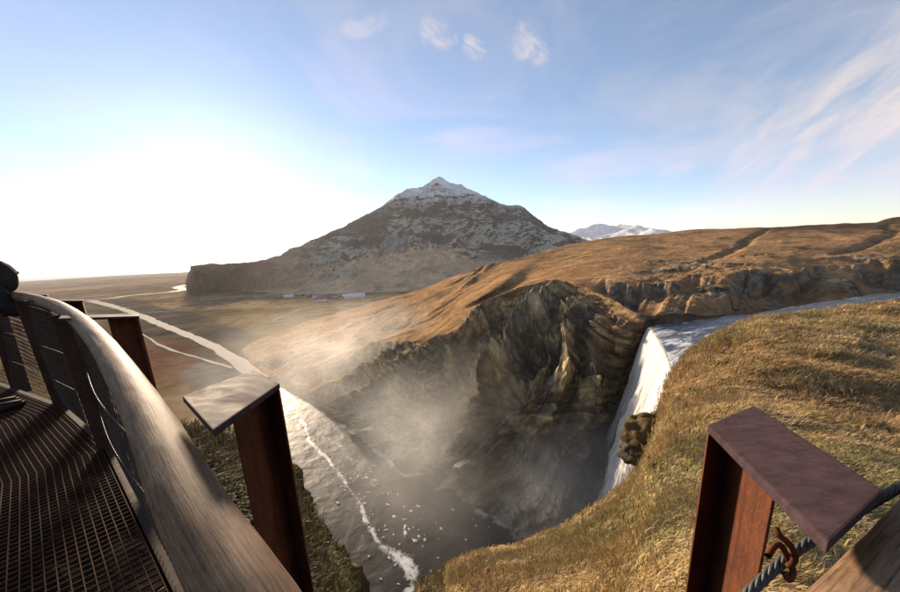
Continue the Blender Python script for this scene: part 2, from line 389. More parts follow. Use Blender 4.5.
# =================================================================== GORGE WALL + HILLSIDE
def spec(px, py, z=None, d=None):
    return (px, py, math.log(d if d else dist_for_z(px, py, z)))
def unproject(G):
    """G (...,3) = px, py, log dist -> world"""
    d = f0 + RV * ((G[..., 0:1] - CX) / F) - UV * ((G[..., 1:2] - CY) / F)
    return d * (np.exp(G[..., 2:3]) / np.hypot(d[..., 0:1], d[..., 1:2]))
def build_hillside():
    S = spec
    cols = [
        [S(222, 360, -84), S(234, 352, -81), S(246, 346, -80.5), S(262, 338, -80.5), S(300, 324, -80.5), S(360, 306, -80.5), S(430, 288, -80.5)],
        [S(262, 386, -84), S(272, 376, -79), S(285, 364, -74), S(303, 350, -69), S(335, 331, -64), S(385, 308, -58), S(445, 281, -48)],
        [S(298, 408, -84), S(312, 392, -76), S(330, 370, -67), S(355, 348, -58), S(385, 326, -50), S(425, 303, -40), S(468, 273, -22)],
        [S(350, 432, -84), S(365, 412, -72), S(383, 380, -58), S(405, 348, -45), S(430, 322, -38), S(462, 296, -27), S(497, 263, d=390)],
        [S(402, 466, -84), S(414, 438, -70), S(428, 392, -52), S(446, 340, -35), S(462, 312, -29), S(495, 286, -17), S(525, 256, d=420)],
        [S(452, 490, -84), S(462, 452, -68), S(474, 392, -46), S(487, 308, -24), S(500, 296, -20), S(530, 274, d=250), S(556, 248, d=440)],
        [S(504, 524, -84), S(512, 470, -66), S(524, 392, -42), S(548, 290, -17), S(556, 284, -15.5), S(585, 262, d=260), S(605, 238.5, d=460)],
        [S(560, 532, -84), S(563, 478, -66), S(574, 400, -44), S(598, 304, -19), S(604, 294, -16.5), S(632, 262, d=240), S(650, 234.5, d=480)],
        [S(604, 528, -84), S(610, 470, -63), S(622, 400, -44), S(640, 326, -22), S(646, 308, -18), S(672, 264, d=235), S(700, 230, d=500)],
        [S(668, 480, -66), S(672, 440, -52), S(676, 390, -38), S(686, 325, -23), S(690, 304, d=128), S(712, 263, d=230), S(745, 227.5, d=520)],
        [S(752, 344, -27), S(750, 338, -26), S(748, 330, -25), S(742, 321, -23), S(744, 302, d=150), S(760, 259, d=235), S(790, 225.5, d=540)],
        [S(832, 330, -27), S(828, 325, -26), S(824, 318, -25), S(818, 310, -23), S(816, 294, d=180), S(822, 256, d=260), S(840, 223.5, d=560)],
        [S(905, 318, -27), S(902, 312, -26), S(900, 306, -25), S(897, 298, -23), S(897, 286, d=205), S(900, 255, d=280), S(905, 221, d=600)],
        [S(1090, 300, -27), S(1080, 296, -26), S(1070, 292, -25), S(1060, 284, -22), S(1060, 275, d=260), S(1060, 246, d=340), S(1060, 214, d=640)],
    ]
    G = np.array(cols)                               # (cols, rows, 3)
    # a last row beyond the skyline, sinking behind it
    nc, nr = 860, 520
    G = crow(G, nc)                                  # (nc, rows, 3)
    G = np.swapaxes(G, 0, 1)                         # (rows, nc, 3)
    # rows: more samples on the wall (rows 0-4)
    dens = np.concatenate([np.linspace(0, 4, 330, endpoint=False), np.linspace(4, 6, nr - 330)])
    k = np.clip(np.floor(dens).astype(int), 0, 5); f = (dens - k)[:, None, None]
    ext = np.concatenate([2 * G[:1] - G[1:2], G, 2 * G[-1:] - G[-2:-1]])
    p0, p1, p2, p3 = ext[k], ext[k + 1], ext[k + 2], ext[k + 3]
    Gd = 0.5 * (2 * p1 + (p2 - p0) * f + (2 * p0 - 5 * p1 + 4 * p2 - p3) * f ** 2 + (3 * p1 - p0 - 3 * p2 + p3) * f ** 3)
    P = unproject(Gd)
    P = np.concatenate([P, [P[-1] * 1.25 - [0, 0, 6], P[-1] * 1.9 - [0, 0, 60]]])
    nr += 2; dens = np.r_[dens, 6.1, 6.2]
    u = np.linspace(0, 13, nc)[None, :].repeat(nr, 0); v = dens[:, None].repeat(nc, 1)
    N = grid_normals(P); N *= np.sign((-(P * N).sum(-1)))[..., None]
    # ---- relief
    wall = sst(u, 1.5, 3.3) * sst(v, 0.0, 0.35) * (1 - sst(v, 2.55, 3.35)) * (1 - sst(u, 8.3, 9.0))
    # arc-length like coordinates
    uu = u + 0.45 * fbm(P / 45, 3, 21) - 0.55 * (v - 2)
    q = np.stack([uu * 2.1, v * 0.45, np.zeros_like(u)], -1)
    rib = ridged(q, 4, 31, 0.5)                      # ribs running down the wall
    q2 = np.stack([uu * 7.5, v * 1.1, np.ones_like(u)], -1)
    rib2 = ridged(q2, 4, 37, 0.55)
    rock = fbm(P / 9, 5, 41, 0.6)
    sarc = np.cumsum(np.r_[0, np.linalg.norm(np.diff(P[60, :, :2], axis=0), axis=1)])[None].repeat(nr, 0)
    def cells(a, b, seed):
        """block number and edge distance of a jittered brick pattern"""
        best = np.full(a.shape, 9.0); sec = np.full(a.shape, 9.0); val = np.zeros(a.shape)
        ia, ib = np.floor(a), np.floor(b); zz = np.zeros(a.shape)
        for da in (-1, 0, 1):
            for db in (-1, 0, 1):
                ca, cb = ia + da, ib + db
                h1, h2, h3 = _h(ca, cb, zz, seed), _h(ca, cb, zz, seed + 1), _h(ca, cb, zz, seed + 2)
                d = np.maximum(np.abs(a - ca - h1), np.abs(b - cb - h2))
                near = d < best
                sec = np.where(near, best, np.minimum(sec, d)); val = np.where(near, h3, val); best = np.where(near, d, best)
        return val - .5, sec - best
    wz = P[..., 2] + 4 * fbm(P / 26, 3, 48) + .07 * sarc
    ws = sarc + 3 * fbm(P / 18, 3, 49)
    b1, e1 = cells(ws / 7.0, wz / 5.0, 501); b2, e2 = cells(ws / 2.6, wz / 1.7, 511)
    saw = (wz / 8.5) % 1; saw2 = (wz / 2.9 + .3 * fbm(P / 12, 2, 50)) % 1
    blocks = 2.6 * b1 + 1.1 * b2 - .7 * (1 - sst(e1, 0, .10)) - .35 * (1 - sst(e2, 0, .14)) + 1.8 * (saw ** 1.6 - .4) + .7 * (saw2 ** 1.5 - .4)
    strata = np.abs(((P[..., 2] + 5 * fbm(P / 30, 3, 47)) / 9.0) % 1 - 0.5) * 2
    amp = 1.0 + 0.6 * sst(u, 4, 6)
    disp = wall * amp * (10.5 * (rib - 0.15) + 1.6 * (rib2 - .1) + 1.8 * rock + blocks * (.55 + .45 * sst(v, .9, 1.6)))
    # rim notches just below the edge, rocky upstream band, gentle slope relief
    band = sst(u, 6.2, 8.4) * sst(v, 3.12 + .5 * (1 - sst(u, 8.6, 9.6)), 3.4 + .5 * (1 - sst(u, 8.6, 9.6))) * (1 - sst(v + .5 * fbm(P / 40, 3, 52), 4.75, 5.15))
    cragN = fbm(np.stack([P[..., 0] / 26, P[..., 1] / 26, P[..., 2] / 7], -1), 5, 53, .55)
    crag = sst(cragN, -0.04, 0.08)
    disp += band * (1.1 * crag + 1.0 * fbm(P / 6, 4, 57, .6))
    rimband = sst(u, 3.2, 5.0) * (1 - sst(u, 9.6, 10.2)) * sst(v, 2.4, 2.8) * (1 - sst(v, 3.7, 4.1))
    disp += rimband * 1.4 * fbm(P / 12, 5, 61, .55)
    up = sst(v, 3.6, 4.6)
    gully = ridged(np.stack([uu * 1.8 + 0.5 * v, v * 0.8, np.zeros_like(u)], -1), 4, 67)
    P = P + N * disp[..., None]
    dist = np.hypot(P[..., 0], P[..., 1])
    cut = np.zeros_like(u)
    for k, (ua, ub, w) in enumerate(((9.55, 8.9, .26), (11.9, 11.3, .16))):
        tv = np.clip((v - 4.9) / 1.1, 0, 1); uc = ub + (ua - ub) * tv + .30 * fbm(np.stack([v * 3.2, v * 0 + k, v * 0], -1), 4, 93)
        cut = np.maximum(cut, sst(1 - np.abs(u - uc) / (w * (1.4 - .7 * tv)), 0, 1) * sst(v, 4.9, 5.3) * (1 - sst(v, 5.8, 6.0)) * (.6 + .4 * fbm(P / 9, 3, 94)))
    P[..., 2] -= 3.2 * cut
    # broken scarp above the upstream river
    vr = 4.72 + .22 * fbm(np.stack([u * 1.7, u * 0, u * 0], -1), 4, 95, .6) - .35 * (1 - sst(u, 7.2, 8.6))
    scA = (2.0 + 7.0 * sst(fbm(np.stack([u * 1.5, u * 0 + 5, u * 0], -1), 3, 96), -.25, .25)) * sst(u, 6.3, 7.6)
    below = sst(v, 3.25 + .35 * (1 - sst(u, 8.6, 9.4)), 3.75 + .3 * (1 - sst(u, 8.6, 9.4)))
    scarp = below * (1 - sst(v, vr - .16, vr))
    P[..., 2] -= scA * scarp
    face = below * sst(v, vr - .30, vr - .14) * (1 - sst(v, vr - .02, vr + .03)) * sst(scA, 1, 5)
    P[..., 2] += up * (1 - sst(v, 5.5, 6)) * (0.15 * gully + 1.6 * fbm(P / 26, 4, 71) + 2.2 * fbm(P / 70, 3, 77)) * np.clip(dist / 300, .5, 1.2)
    low = (1 - sst(u, 2.2, 4.2)) * sst(u, 0.1, 1.0) * sst(v, 0.2, 1)
    P[..., 2] += low * (2.6 * ridged(np.stack([uu * 3.2, v * 0.5, np.zeros_like(u)], -1), 3, 73) + 4.0 * fbm(P / 38, 5, 75))
    P[..., 2] += sst(v, 5.3, 6.0) * 2.2 * fbm(np.stack([P[..., 0], P[..., 1], P[..., 2] * 0], -1) / 45, 4, 91, .55)
    # ---- colour
    N = grid_normals(P); nz = np.abs(N[..., 2])
    n1 = fbm(P / 50, 5, 81); n2 = fbm(P / 7, 5, 83, .6); n3 = fbm(P / 2.2, 4, 85, .6)
    c = np.empty(P.shape); c[:] = (0.335, 0.200, 0.105)                      # orange-brown winter grass
    c = mixc(c, (0.265, 0.175, 0.095), sst(n1, -0.05, 0.3))
    c = mixc(c, (0.38, 0.25, 0.13), sst(n2, 0.12, 0.5) * 0.6)
    c = mixc(c, (0.110, 0.072, 0.042), sst(n1 + 0.5 * n2, 0.32, 0.5) * 0.55)
    # upper heath near the skyline is darker
    c = mixc(c, (0.090, 0.062, 0.040), sst(v + 0.25 * n2, 5.62, 5.9) * sst(u, 8.5, 10) * 0.9)
    c = mixc(c, (0.085, 0.062, 0.042), cut * sst(n2, -.3, .2) * .8)
    steep = sst(0.60 + 0.16 * n2 - nz, -0.05, 0.12)
    wallc = sst(u + .5 * n1, 1.8, 3.0) * sst(v, 0.0, 0.3) * (1 - sst(v + .35 * n1, 3.0, 3.45)) * (1 - sst(u, 9.2, 10.0))
    moss = np.empty(P.shape); moss[:] = (0.37, 0.30, 0.175)
    moss = mixc(moss, (0.21, 0.18, 0.14), sst(n2 + .4 * n3, -0.02, 0.24))
    moss = mixc(moss, (0.46, 0.35, 0.20), sst(n1 + .6 * n3, 0.12, 0.35) * .9)
    moss = mixc(moss, (0.30, 0.15, 0.07), sst(n2 - n1, 0.2, 0.5) * sst(u, 6, 7.5) * .8)
    c = mixc(c, moss, 0 * u) if False else c + (moss - c) * np.clip(wallc * sst(v, 0, .3) * (1 - sst(v + .3 * n2, 2.75, 3.15)) + steep * wallc, 0, 1)[..., None]
    # thin rock beds: alternating tone along the strata, dark joints
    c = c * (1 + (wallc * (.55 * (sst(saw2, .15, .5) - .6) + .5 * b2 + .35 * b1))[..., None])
    c = mixc(c, (0.05, 0.042, 0.036), wallc * (1 - sst(e2, 0, .10)) * sst(n1, -.3, .2) * .6)
    # damp grey talus and spray-soaked lower wall
    tal = np.empty(P.shape); tal[:] = (0.32, 0.295, 0.235); tal = mixc(tal, (0.44, 0.41, 0.33), sst(n2, 0.0, 0.35)); tal = mixc(tal, (0.11, 0.10, 0.085), sst(n3 - n2, .1, .4) * .8)
    c = c + (tal - c) * (sst(u, 1.8, 3.2) * (1 - sst(u, 7.4, 8.4)) * (1 - sst(v + .35 * n1, 1.25, 1.95)))[..., None]
    # bare dark basalt on steep faces
    bas = np.empty(P.shape); bas[:] = (0.12, 0.105, 0.09); bas = mixc(bas, (0.20, 0.175, 0.145), sst(n3, 0.05, 0.4))
    c = c + (bas - c) * (np.clip(steep * 1.0 * np.clip(wall + rimband, 0, 1) * sst(n2, -0.25, 0.1), 0, 1) * .8)[..., None]
    grey = np.empty(P.shape); grey[:] = (0.24, 0.21, 0.165); grey = mixc(grey, (0.055, 0.048, 0.042), sst(n2 + .5 * n3, -0.02, 0.22)); grey = mixc(grey, (0.21, 0.125, 0.058), sst(-n2 + .4 * n3, 0.1, .3))
    c = c + (grey - c) * (band * sst(cragN + .15 * n2, -0.10, 0.04) * (1 - .75 * sst(cragN, .10, .2)))[..., None]
    scar = np.clip(face * 1.2, 0, 1) * sst(n2, -.35, .0)
    dk = np.empty(P.shape); dk[:] = (0.11, 0.096, 0.08); dk = mixc(dk, (0.25, 0.22, 0.18), sst(n3 + .5 * n2, .0, .3))
    c = c + (dk - c) * (scar * .9)[..., None]
    lowe = sst(ridged(np.stack([uu * 3.2, v * 0.5, np.zeros_like(u)], -1), 4, 73), -0.3, -.05)
    c = c + (np.array((0.16, 0.098, 0.052)) - c) * ((1 - sst(u, 2.2, 4.2)) * (1 - lowe) * .8)[..., None]
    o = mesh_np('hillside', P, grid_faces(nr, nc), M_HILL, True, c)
    tag(o, 'orange grass hillside with ribbed mossy gorge wall facing the pool', 'hillside', kind='structure')
build_hillside()

# =================================================================== MOUNTAIN
def build_mountain():
    sky = [(188, 287), (194, 266), (215, 264.5), (262, 262), (285, 254), (310, 243), (340, 229), (368, 214), (384, 205), (400, 194), (407, 190), (422, 186), (432, 180), (440, 177.5), (450, 183), (461, 184), (472, 192), (489, 199), (502, 205), (520, 207), (530, 214), (545, 225), (566, 234), (585, 241), (620, 249), (680, 258)]
    rd = [1180, 1180, 1200, 1270, 1330, 1400, 1470, 1530, 1560, 1590, 1600, 1620, 1640, 1650, 1640, 1630, 1610, 1590, 1570, 1560, 1550, 1540, 1530, 1520, 1520, 1520]
    base = [(186, 289.5), (194, 289), (215, 290), (250, 292), (275, 294), (300, 295), (325, 294.5), (345, 294), (360, 293.5), (374, 293), (385, 292.6), (396, 292.2), (406, 292), (414, 291.6), (424, 291.4), (434, 291), (444, 290.6), (455, 290), (468, 290), (480, 290), (494, 290), (510, 290), (530, 290), (550, 290), (590, 290), (650, 290)]
    S = np.array([(x, y, math.log(d)) for (x, y), d in zip(sky, rd)]); B = np.array([spec(x, y, WATER_Z - 1) for x, y in base])
    nc, nr = 760, 300
    # uniform in px along skyline
    def res(A):
        xs = np.linspace(A[0, 0], A[-1, 0], nc)
        return np.stack([np.interp(np.linspace(0, 1, nc), (S[:, 0] - S[0, 0]) / (S[-1, 0] - S[0, 0]), A[:, k]) for k in range(3)], 1)
    Sx, Bx = unproject(res(S)), unproject(res(B))
    t = np.linspace(0, 1, nr)[:, None]
    conc = t ** 1.35                                # concave foot, steep top
    hor = t ** 0.9
    P = np.empty((nr, nc, 3))
    P[..., :2] = Bx[None, :, :2] + (Sx - Bx)[None, :, :2] * hor[..., None]
    P[..., 2] = Bx[None, :, 2] + (Sx - Bx)[None, :, 2] * conc
    x01 = np.linspace(sky[0][0], sky[-1][0], nc)[None, :].repeat(nr, 0); tt = t.repeat(nc, 1)
    # left headland: a steep escarpment
    head = 1 - sst(x01, 255, 330)
    P[..., 2] += head * (Sx[None, :, 2] - Bx[None, :, 2]) * (sst(tt, 0.15, 0.45) - conc)
    N = grid_normals(P); N *= np.sign(-(P * N).sum(-1))[..., None]
    env = (1 - .65 * head) * sst(tt, 0.02, 0.2) * (1 - 0.75 * sst(tt, 0.9, 1.0))
    big = ridged(P / 330, 5, 103, .5); med = ridged(P / 95, 5, 107, .55)
    st = np.abs(((P[..., 2] + 30 * fbm(P / 200, 3, 109) - .06 * P[..., 0]) / 62.0) % 1 - .5) * 2
    tal = fbm(P / 240, 3, 111)
    rocky = sst(tt + .35 * tal, .28, .5)
    P = P + N * (env * (22 * (big - .1) + rocky * (13 * (med - .1) + 5 * (sst(st, .3, .6) - .5)) + 16 * sst(tt, .2, .45) * (ridged(np.stack([x01 / 24 + .8 * fbm(P / 150, 3, 115), tt * 1.6, tt * 0], -1), 4, 117, .55) - .1) + 4 * fbm(P / 20, 4, 113, .6)))[..., None]
    P[..., 2] += sst(tt, .93, 1) * (9 * fbm(np.stack([x01 / 9, x01 * 0, x01 * 0], -1), 4, 119, .6) * sst(x01, 300, 380) * (1 - sst(x01, 560, 600)))
    # back side
    back = [P[-1] + [0, 0, 0]]
    for k, (dy, dz) in enumerate(((60, -25), (260, -140), (800, -500))):
        d = P[-1, :, :2] / np.linalg.norm(P[-1, :, :2], axis=1, keepdims=True)
        b = P[-1].copy(); b[:, :2] += d * dy; b[:, 2] += dz; b[:, 2] = np.maximum(b[:, 2], WATER_Z - 30); back.append(b)
    Pf = np.concatenate([P, np.array(back[1:])]); nr2 = len(Pf)
    N = grid_normals(Pf); nz = np.abs(N[..., 2]); tt = np.concatenate([tt, np.ones((3, nc))]); x01 = np.concatenate([x01, x01[:3]])
    n1 = fbm(Pf / 160, 5, 121); n2 = fbm(Pf / 58, 6, 123, .6); n3 = fbm(Pf / 11, 4, 125, .6)
    c = np.empty(Pf.shape); c[:] = (0.56, 0.41, 0.27)                   # pale brown lower slope
    c = mixc(c, (0.44, 0.41, 0.34), sst(tt + .3 * n1, .22, .5))          # grey-green talus
    c = mixc(c, (0.24, 0.19, 0.14), sst(n2, .1, .45) * .6)
    cliff = sst(.70 + .20 * n2 - nz, -.06, .10) * sst(tt + .25 * n1, .14, .3)
    c = mixc(c, (0.060, 0.052, 0.048), np.clip(cliff, 0, 1) * .92)
    c = mixc(c, (0.085, 0.072, 0.064), sst(n1 * 1.2 + .5 * n2, .06, .2) * sst(tt, .2, .4) * .85)
    # dark scree fan below the peak and reddish headland
    fan = sst(1 - ((x01 - 402) / (11 + 26 * (0.62 - tt))) ** 2, 0, .3) * sst(tt, .28, .34) * (1 - sst(tt, .52, .6))
    c = mixc(c, (0.15, 0.145, 0.145), sst(fan + .7 * fbm(Pf / 26, 4, 128, .6), .25, .75) * fan ** .5 * (0.35 + .5 * sst(fbm(np.stack([x01 / 3, tt * 6, tt * 0], -1), 4, 127), -.2, .2)))
    c = mixc(c, (0.30, 0.18, 0.12), (1 - sst(x01, 290, 345)) * sst(tt, .12, .2) * .75)
    # snow on ledges towards the summit
    zz = Pf[..., 2]
    sn = sst(zz + 70 * n2 + 60 * n1 - 1.0 * np.maximum(405 - x01, 0), 140, 300)
    sn2 = sn * sst(nz + .25 * n3 + .20 * n2 + .38 * sst(zz, 210, 320), .55, .78)
    c = mixc(c, (0.78, 0.80, 0.84), np.clip(sn2, 0, 1) * .9)
    o = mesh_np('mountain', Pf, grid_faces(nr2, nc), M_MOUNT, True, c)
    tag(o, 'dark rocky mountain with snow-dusted summit above the farm', 'mountain', kind='structure')
build_mountain()

def ridge_object(name, sky, dist, foot, label, cols, snow, seed, zb=-60, rel=.05):
    nc, nr = 220, 60
    xs = np.linspace(sky[0][0], sky[-1][0], nc); ys = np.interp(xs, [s[0] for s in sky], [s[1] for s in sky])
    top = np.array([PD(x, y, dist) for x, y in zip(xs, ys)]); t = np.linspace(0, 1, nr)
    d = top[:, :2] / np.linalg.norm(top[:, :2], axis=1, keepdims=True)
    P = np.empty((nr, nc, 3))
    for i, a in enumerate(t):
        P[i, :, :2] = top[:, :2] - d * foot * (1 - a); P[i, :, 2] = zb + (top[:, 2] - zb) * a ** 1.15
    N = grid_normals(P); N *= np.sign(-(P * N).sum(-1))[..., None]
    h = dist * rel
    P += N * (h * (ridged(P / (h * 6), 5, seed) - .2) * (np.sin(np.pi * t) ** .8)[:, None])[..., None]
    b = P[-1].copy(); b[:, :2] += d * foot; b[:, 2] = zb; P = np.concatenate([P, b[None]])
    n = fbm(P / (h * 1.5), 5, seed + 3, .6); nz = np.abs(grid_normals(P)[..., 2])
    c = np.empty(P.shape); c[:] = cols[0]; c = mixc(c, cols[1], sst(n, -.1, .25))
    if snow: c = mixc(c, (.72, .75, .80), sst(n * .6 + nz + .25 * (np.r_[t, 1] - .5)[:, None], .45, .75))
    o = mesh_np(name, P, grid_faces(nr + 1, nc), M_MOUNT, True, c); tag(o, label, 'mountain', kind='structure')
ridge_object('snowy_mountain', [(545, 246), (568, 236), (580, 230), (588, 228), (594, 225.5), (601, 226), (612, 229), (624, 228.5), (640, 231), (660, 233), (700, 240)], 5200, 2200, 'far snow-covered mountain behind the orange hillside', [(.07, .07, .08), (.10, .10, .11)], True, 141)
ridge_object('heath_hill', [(862, 226), (875, 223), (884, 219.5), (892, 217.5), (905, 216), (960, 212), (1040, 222)], 900, 380, 'dark heath hill on the skyline beyond the hillside', [(.085, .06, .04), (.11, .075, .045)], False, 151, zb=-20, rel=.008)

# =================================================================== PROMONTORY (ground around the platform)
# skyline of the near ground: photo point and distance from the camera
EDGE = [(0, 410, 7.5), (60, 414, 7.2), (110, 424, 7.0), (170, 428, 7.4), (225, 430, 8.2), (258, 440, 9.5), (284, 458, 11), (298, 488, 11.5), (312, 515, 12), (330, 545, 12.5), (348, 572, 13),
        (362, 640, 11.5), (390, 640, 11.5), (420, 588, 13), (450, 573, 15), (482, 560, 17.5), (520, 548, 21), (560, 534, 26), (588, 517, 31), (612, 498, 35), (630, 482, 39), (646, 455, 44), (656, 420, 50), (664, 395, 56), (671, 377, 61),
        (690, 351, 66), (720, 333, 70), (760, 317, 76), (800, 312, 84), (850, 306, 96), (900, 300, 108), (960, 296, 115)]
def prom_tables():
    az = []; re = []; dep = []
    for x, y, d in EDGE:
        p = PD(x, y, d); az.append(math.degrees(math.atan2(p[0], p[1]))); re.append(d); dep.append(math.atan2(-p[2], d))
    az = np.array(az); o = np.argsort(az); az = az[o]; re = np.array(re)[o]; dep = np.array(dep)[o]
    # continue round behind the platform
    az = np.r_[-200, -150, -110, -75, az, 75, 110, 150, 160]; re = np.r_[90, 60, 18, 9, re, 120, 110, 100, 90]
    dep = np.r_[.03, .05, .16, .42, dep, .11, .08, .04, .03]
    return az, re, dep
PAZ, PRE, PDEP = prom_tables()
def azlip(r):
    return 34.6 + (r - 68) / (107 - 68) * (31.0 - 34.6)
def prom_z(azd, r, detail=True):
    """height of the promontory at azimuth (deg) and range"""
    re = np.exp(np.interp(azd, PAZ, np.log(PRE))); de = np.interp(azd, PAZ, PDEP)
    rr0, z0 = 1.6, -3.1
    dep0 = math.atan2(-z0, rr0)
    t = np.clip(np.log(np.maximum(r, .05) / rr0) / np.log(re / rr0), 0, 1)
    dep = dep0 + (de - dep0) * (1 - (1 - t) ** 1.25)
    z = -np.tan(dep) * np.clip(r, rr0, re)
    z = np.where(r < rr0, z0, z)
    side = sst(azd, azlip(r) - .6, azlip(r) + .6) * (1 - sst(azd, 85, 120)) + sst(azd, 85, 120)
    floor = -84 + 58 * side
    out = np.maximum(r - re, 0)
    steep = 2.6 - 1.7 * side
    zdrop = z - steep * out * (0.25 + .75 * sst(out, 0, 1.5))
    return np.where(r > re, np.maximum(zdrop, floor), z), re, out
def prom_point(azd, r):
    z, re, out = prom_z(azd, r)
    P = np.stack([r * np.sin(np.radians(azd)), r * np.cos(np.radians(azd)), z], -1)
    k = sst(r, 2.2, 5.0)
    n = fbm(P / 5.5, 4, 201, .55); n2 = fbm(P / 1.1, 4, 203, .55); n3 = fbm(P / 16, 3, 205)
    tuss = np.abs(vnoise(P / 0.42, 207))
    d = k * (np.clip(r / 25, .18, 1.2) * (0.75 * n + 0.8 * n3) + .16 * n2 + .07 * tuss * sst(r, 2, 4))
    # rocky ribs on the cliff below the platform
    cl = sst(out, .1, 2) * (1 - sst(azd, 22, 34))
    P[..., 2] += d * (1 - .6 * sst(np.abs(r - re), 1.5, 0))
    P[..., 0] += cl * 2.0 * fbm(P / 3.0, 5, 209, .6); P[..., 1] += cl * 2.0 * fbm(P / 3.0 + 9, 5, 211, .6)
    return P, re, out
def grass_colour(P, azd, r):
    n1 = fbm(P / 9, 4, 221); n2 = fbm(P / 2.0, 4, 223, .6); n3 = fbm(P / 30, 3, 225)
    c = np.empty(P.shape); c[:] = (0.33, 0.235, 0.10)
    c = mixc(c, (0.235, 0.195, 0.08), sst(n1 + .3 * n2, -.02, .26) * .9)
    c = mixc(c, (0.41, 0.31, 0.16), sst(n2 - .5 * n1, .08, .36) * .8)
    c = mixc(c, (0.27, 0.165, 0.07), sst(n3 + .3 * n2, .08, .3) * .6)
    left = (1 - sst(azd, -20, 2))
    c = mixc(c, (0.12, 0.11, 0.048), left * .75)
    c = mixc(c, (0.028, 0.023, 0.019), (1 - sst(azd, -47, -44)) * (1 - sst(r, 6.5, 8)))   # shade below the deck, painted into the ground colour
    return c, n1, n2
def build_promontory():
    az = np.concatenate([np.linspace(-200, -62, 120, endpoint=False), np.linspace(-62, 62, 1000, endpoint=False), np.linspace(62, 160, 80)])
    t = np.concatenate([np.linspace(0, 1, 330, endpoint=False), np.linspace(1, 2, 90)])
    A, T = np.meshgrid(az, t)
    re = np.exp(np.interp(A, PAZ, np.log(PRE)))
    r = np.where(T <= 1, 0.6 * (re / 0.6) ** np.minimum(T, 1), re + (np.maximum(T, 1) - 1) ** 1.6 * (45 + .55 * re))
    P, re, out = prom_point(A, r)
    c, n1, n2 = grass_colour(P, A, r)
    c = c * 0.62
    N = grid_normals(P); nz = np.abs(N[..., 2])
    cl = sst(out, .0, 1.0)
    rk = np.empty(P.shape); rk[:] = (0.058, 0.048, 0.036); rk = mixc(rk, (0.088, 0.080, 0.030), sst(n2, -.05, .25))
    c = c + (rk - c) * np.clip(cl + .8 * sst(.48 + .1 * n2 - nz, 0, .12) * sst(-A, -10, 5), 0, 1)[..., None]
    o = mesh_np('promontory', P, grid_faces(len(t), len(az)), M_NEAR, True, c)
    tag(o, 'grassy clifftop falling from the platform towards the waterfall', 'promontory', kind='structure')
build_promontory()

def tufts(name, azd, r, size, mat, label, nb=8, lean=.8, seed=0, tint=(1, 1, 1)):
    rng = np.random.default_rng(seed)
    P, re, out = prom_point(azd, r); ok = out <= .6
    P, azd, r, size = P[ok], azd[ok], r[ok], size[ok]; n = len(P)
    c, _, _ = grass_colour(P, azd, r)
    c = c * 1.15 * np.asarray(tint) * rng.uniform(.7, 1.4, (n, 1)); c[:, 2] *= rng.uniform(.8, 1.25, n)
    # lie of the grass: swept downhill / windward with noise
    lie = fbm(P / 2.5, 3, 231) * 3.5 + 0.6
    V = []; C = []
    th = lie[:, None] + rng.normal(0, .9, (n, nb)); ln = lean * rng.uniform(.4, 1.5, (n, nb)); L = size[:, None] * rng.uniform(.6, 1.3, (n, nb))
    bx = P[:, None, :] + np.concatenate([rng.normal(0, .42, (n, nb, 2)), np.zeros((n, nb, 1))], -1) * size[:, None, None]
    dh = np.stack([np.cos(th), np.sin(th)], -1)
    w = (size[:, None] * .055) * rng.uniform(.7, 1.3, (n, nb)); sx = np.stack([-dh[..., 1], dh[..., 0]], -1) * w[..., None]
    sink = -.12 * size[:, None]
    def pt(f, rise, side):
        q = np.empty((n, nb, 3)); q[..., :2] = bx[..., :2] + dh * (L * f * ln)[..., None] * .75 + sx * side; q[..., 2] = bx[..., 2] + sink + L * rise; return q
    V = np.stack([pt(0, 0, -1), pt(0, 0, 1), pt(.45, .55, .8), pt(.45, .55, -.8), pt(1.15, .72, 0)], 2)      # n, nb, 5, 3
    k = np.arange(n * nb)[:, None] * 5
    q4 = k + np.array([[0, 1, 2, 3]]); q3 = k + np.array([[3, 2, 4]])
    cc = np.broadcast_to(c[:, None, None, :], V.shape).copy() * rng.uniform(.75, 1.3, (n, nb, 1, 1))
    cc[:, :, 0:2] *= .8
    o = mesh_np(name, V, [q4, q3], mat, True, cc)
    tag(o, label, 'grass', kind='stuff'); return o
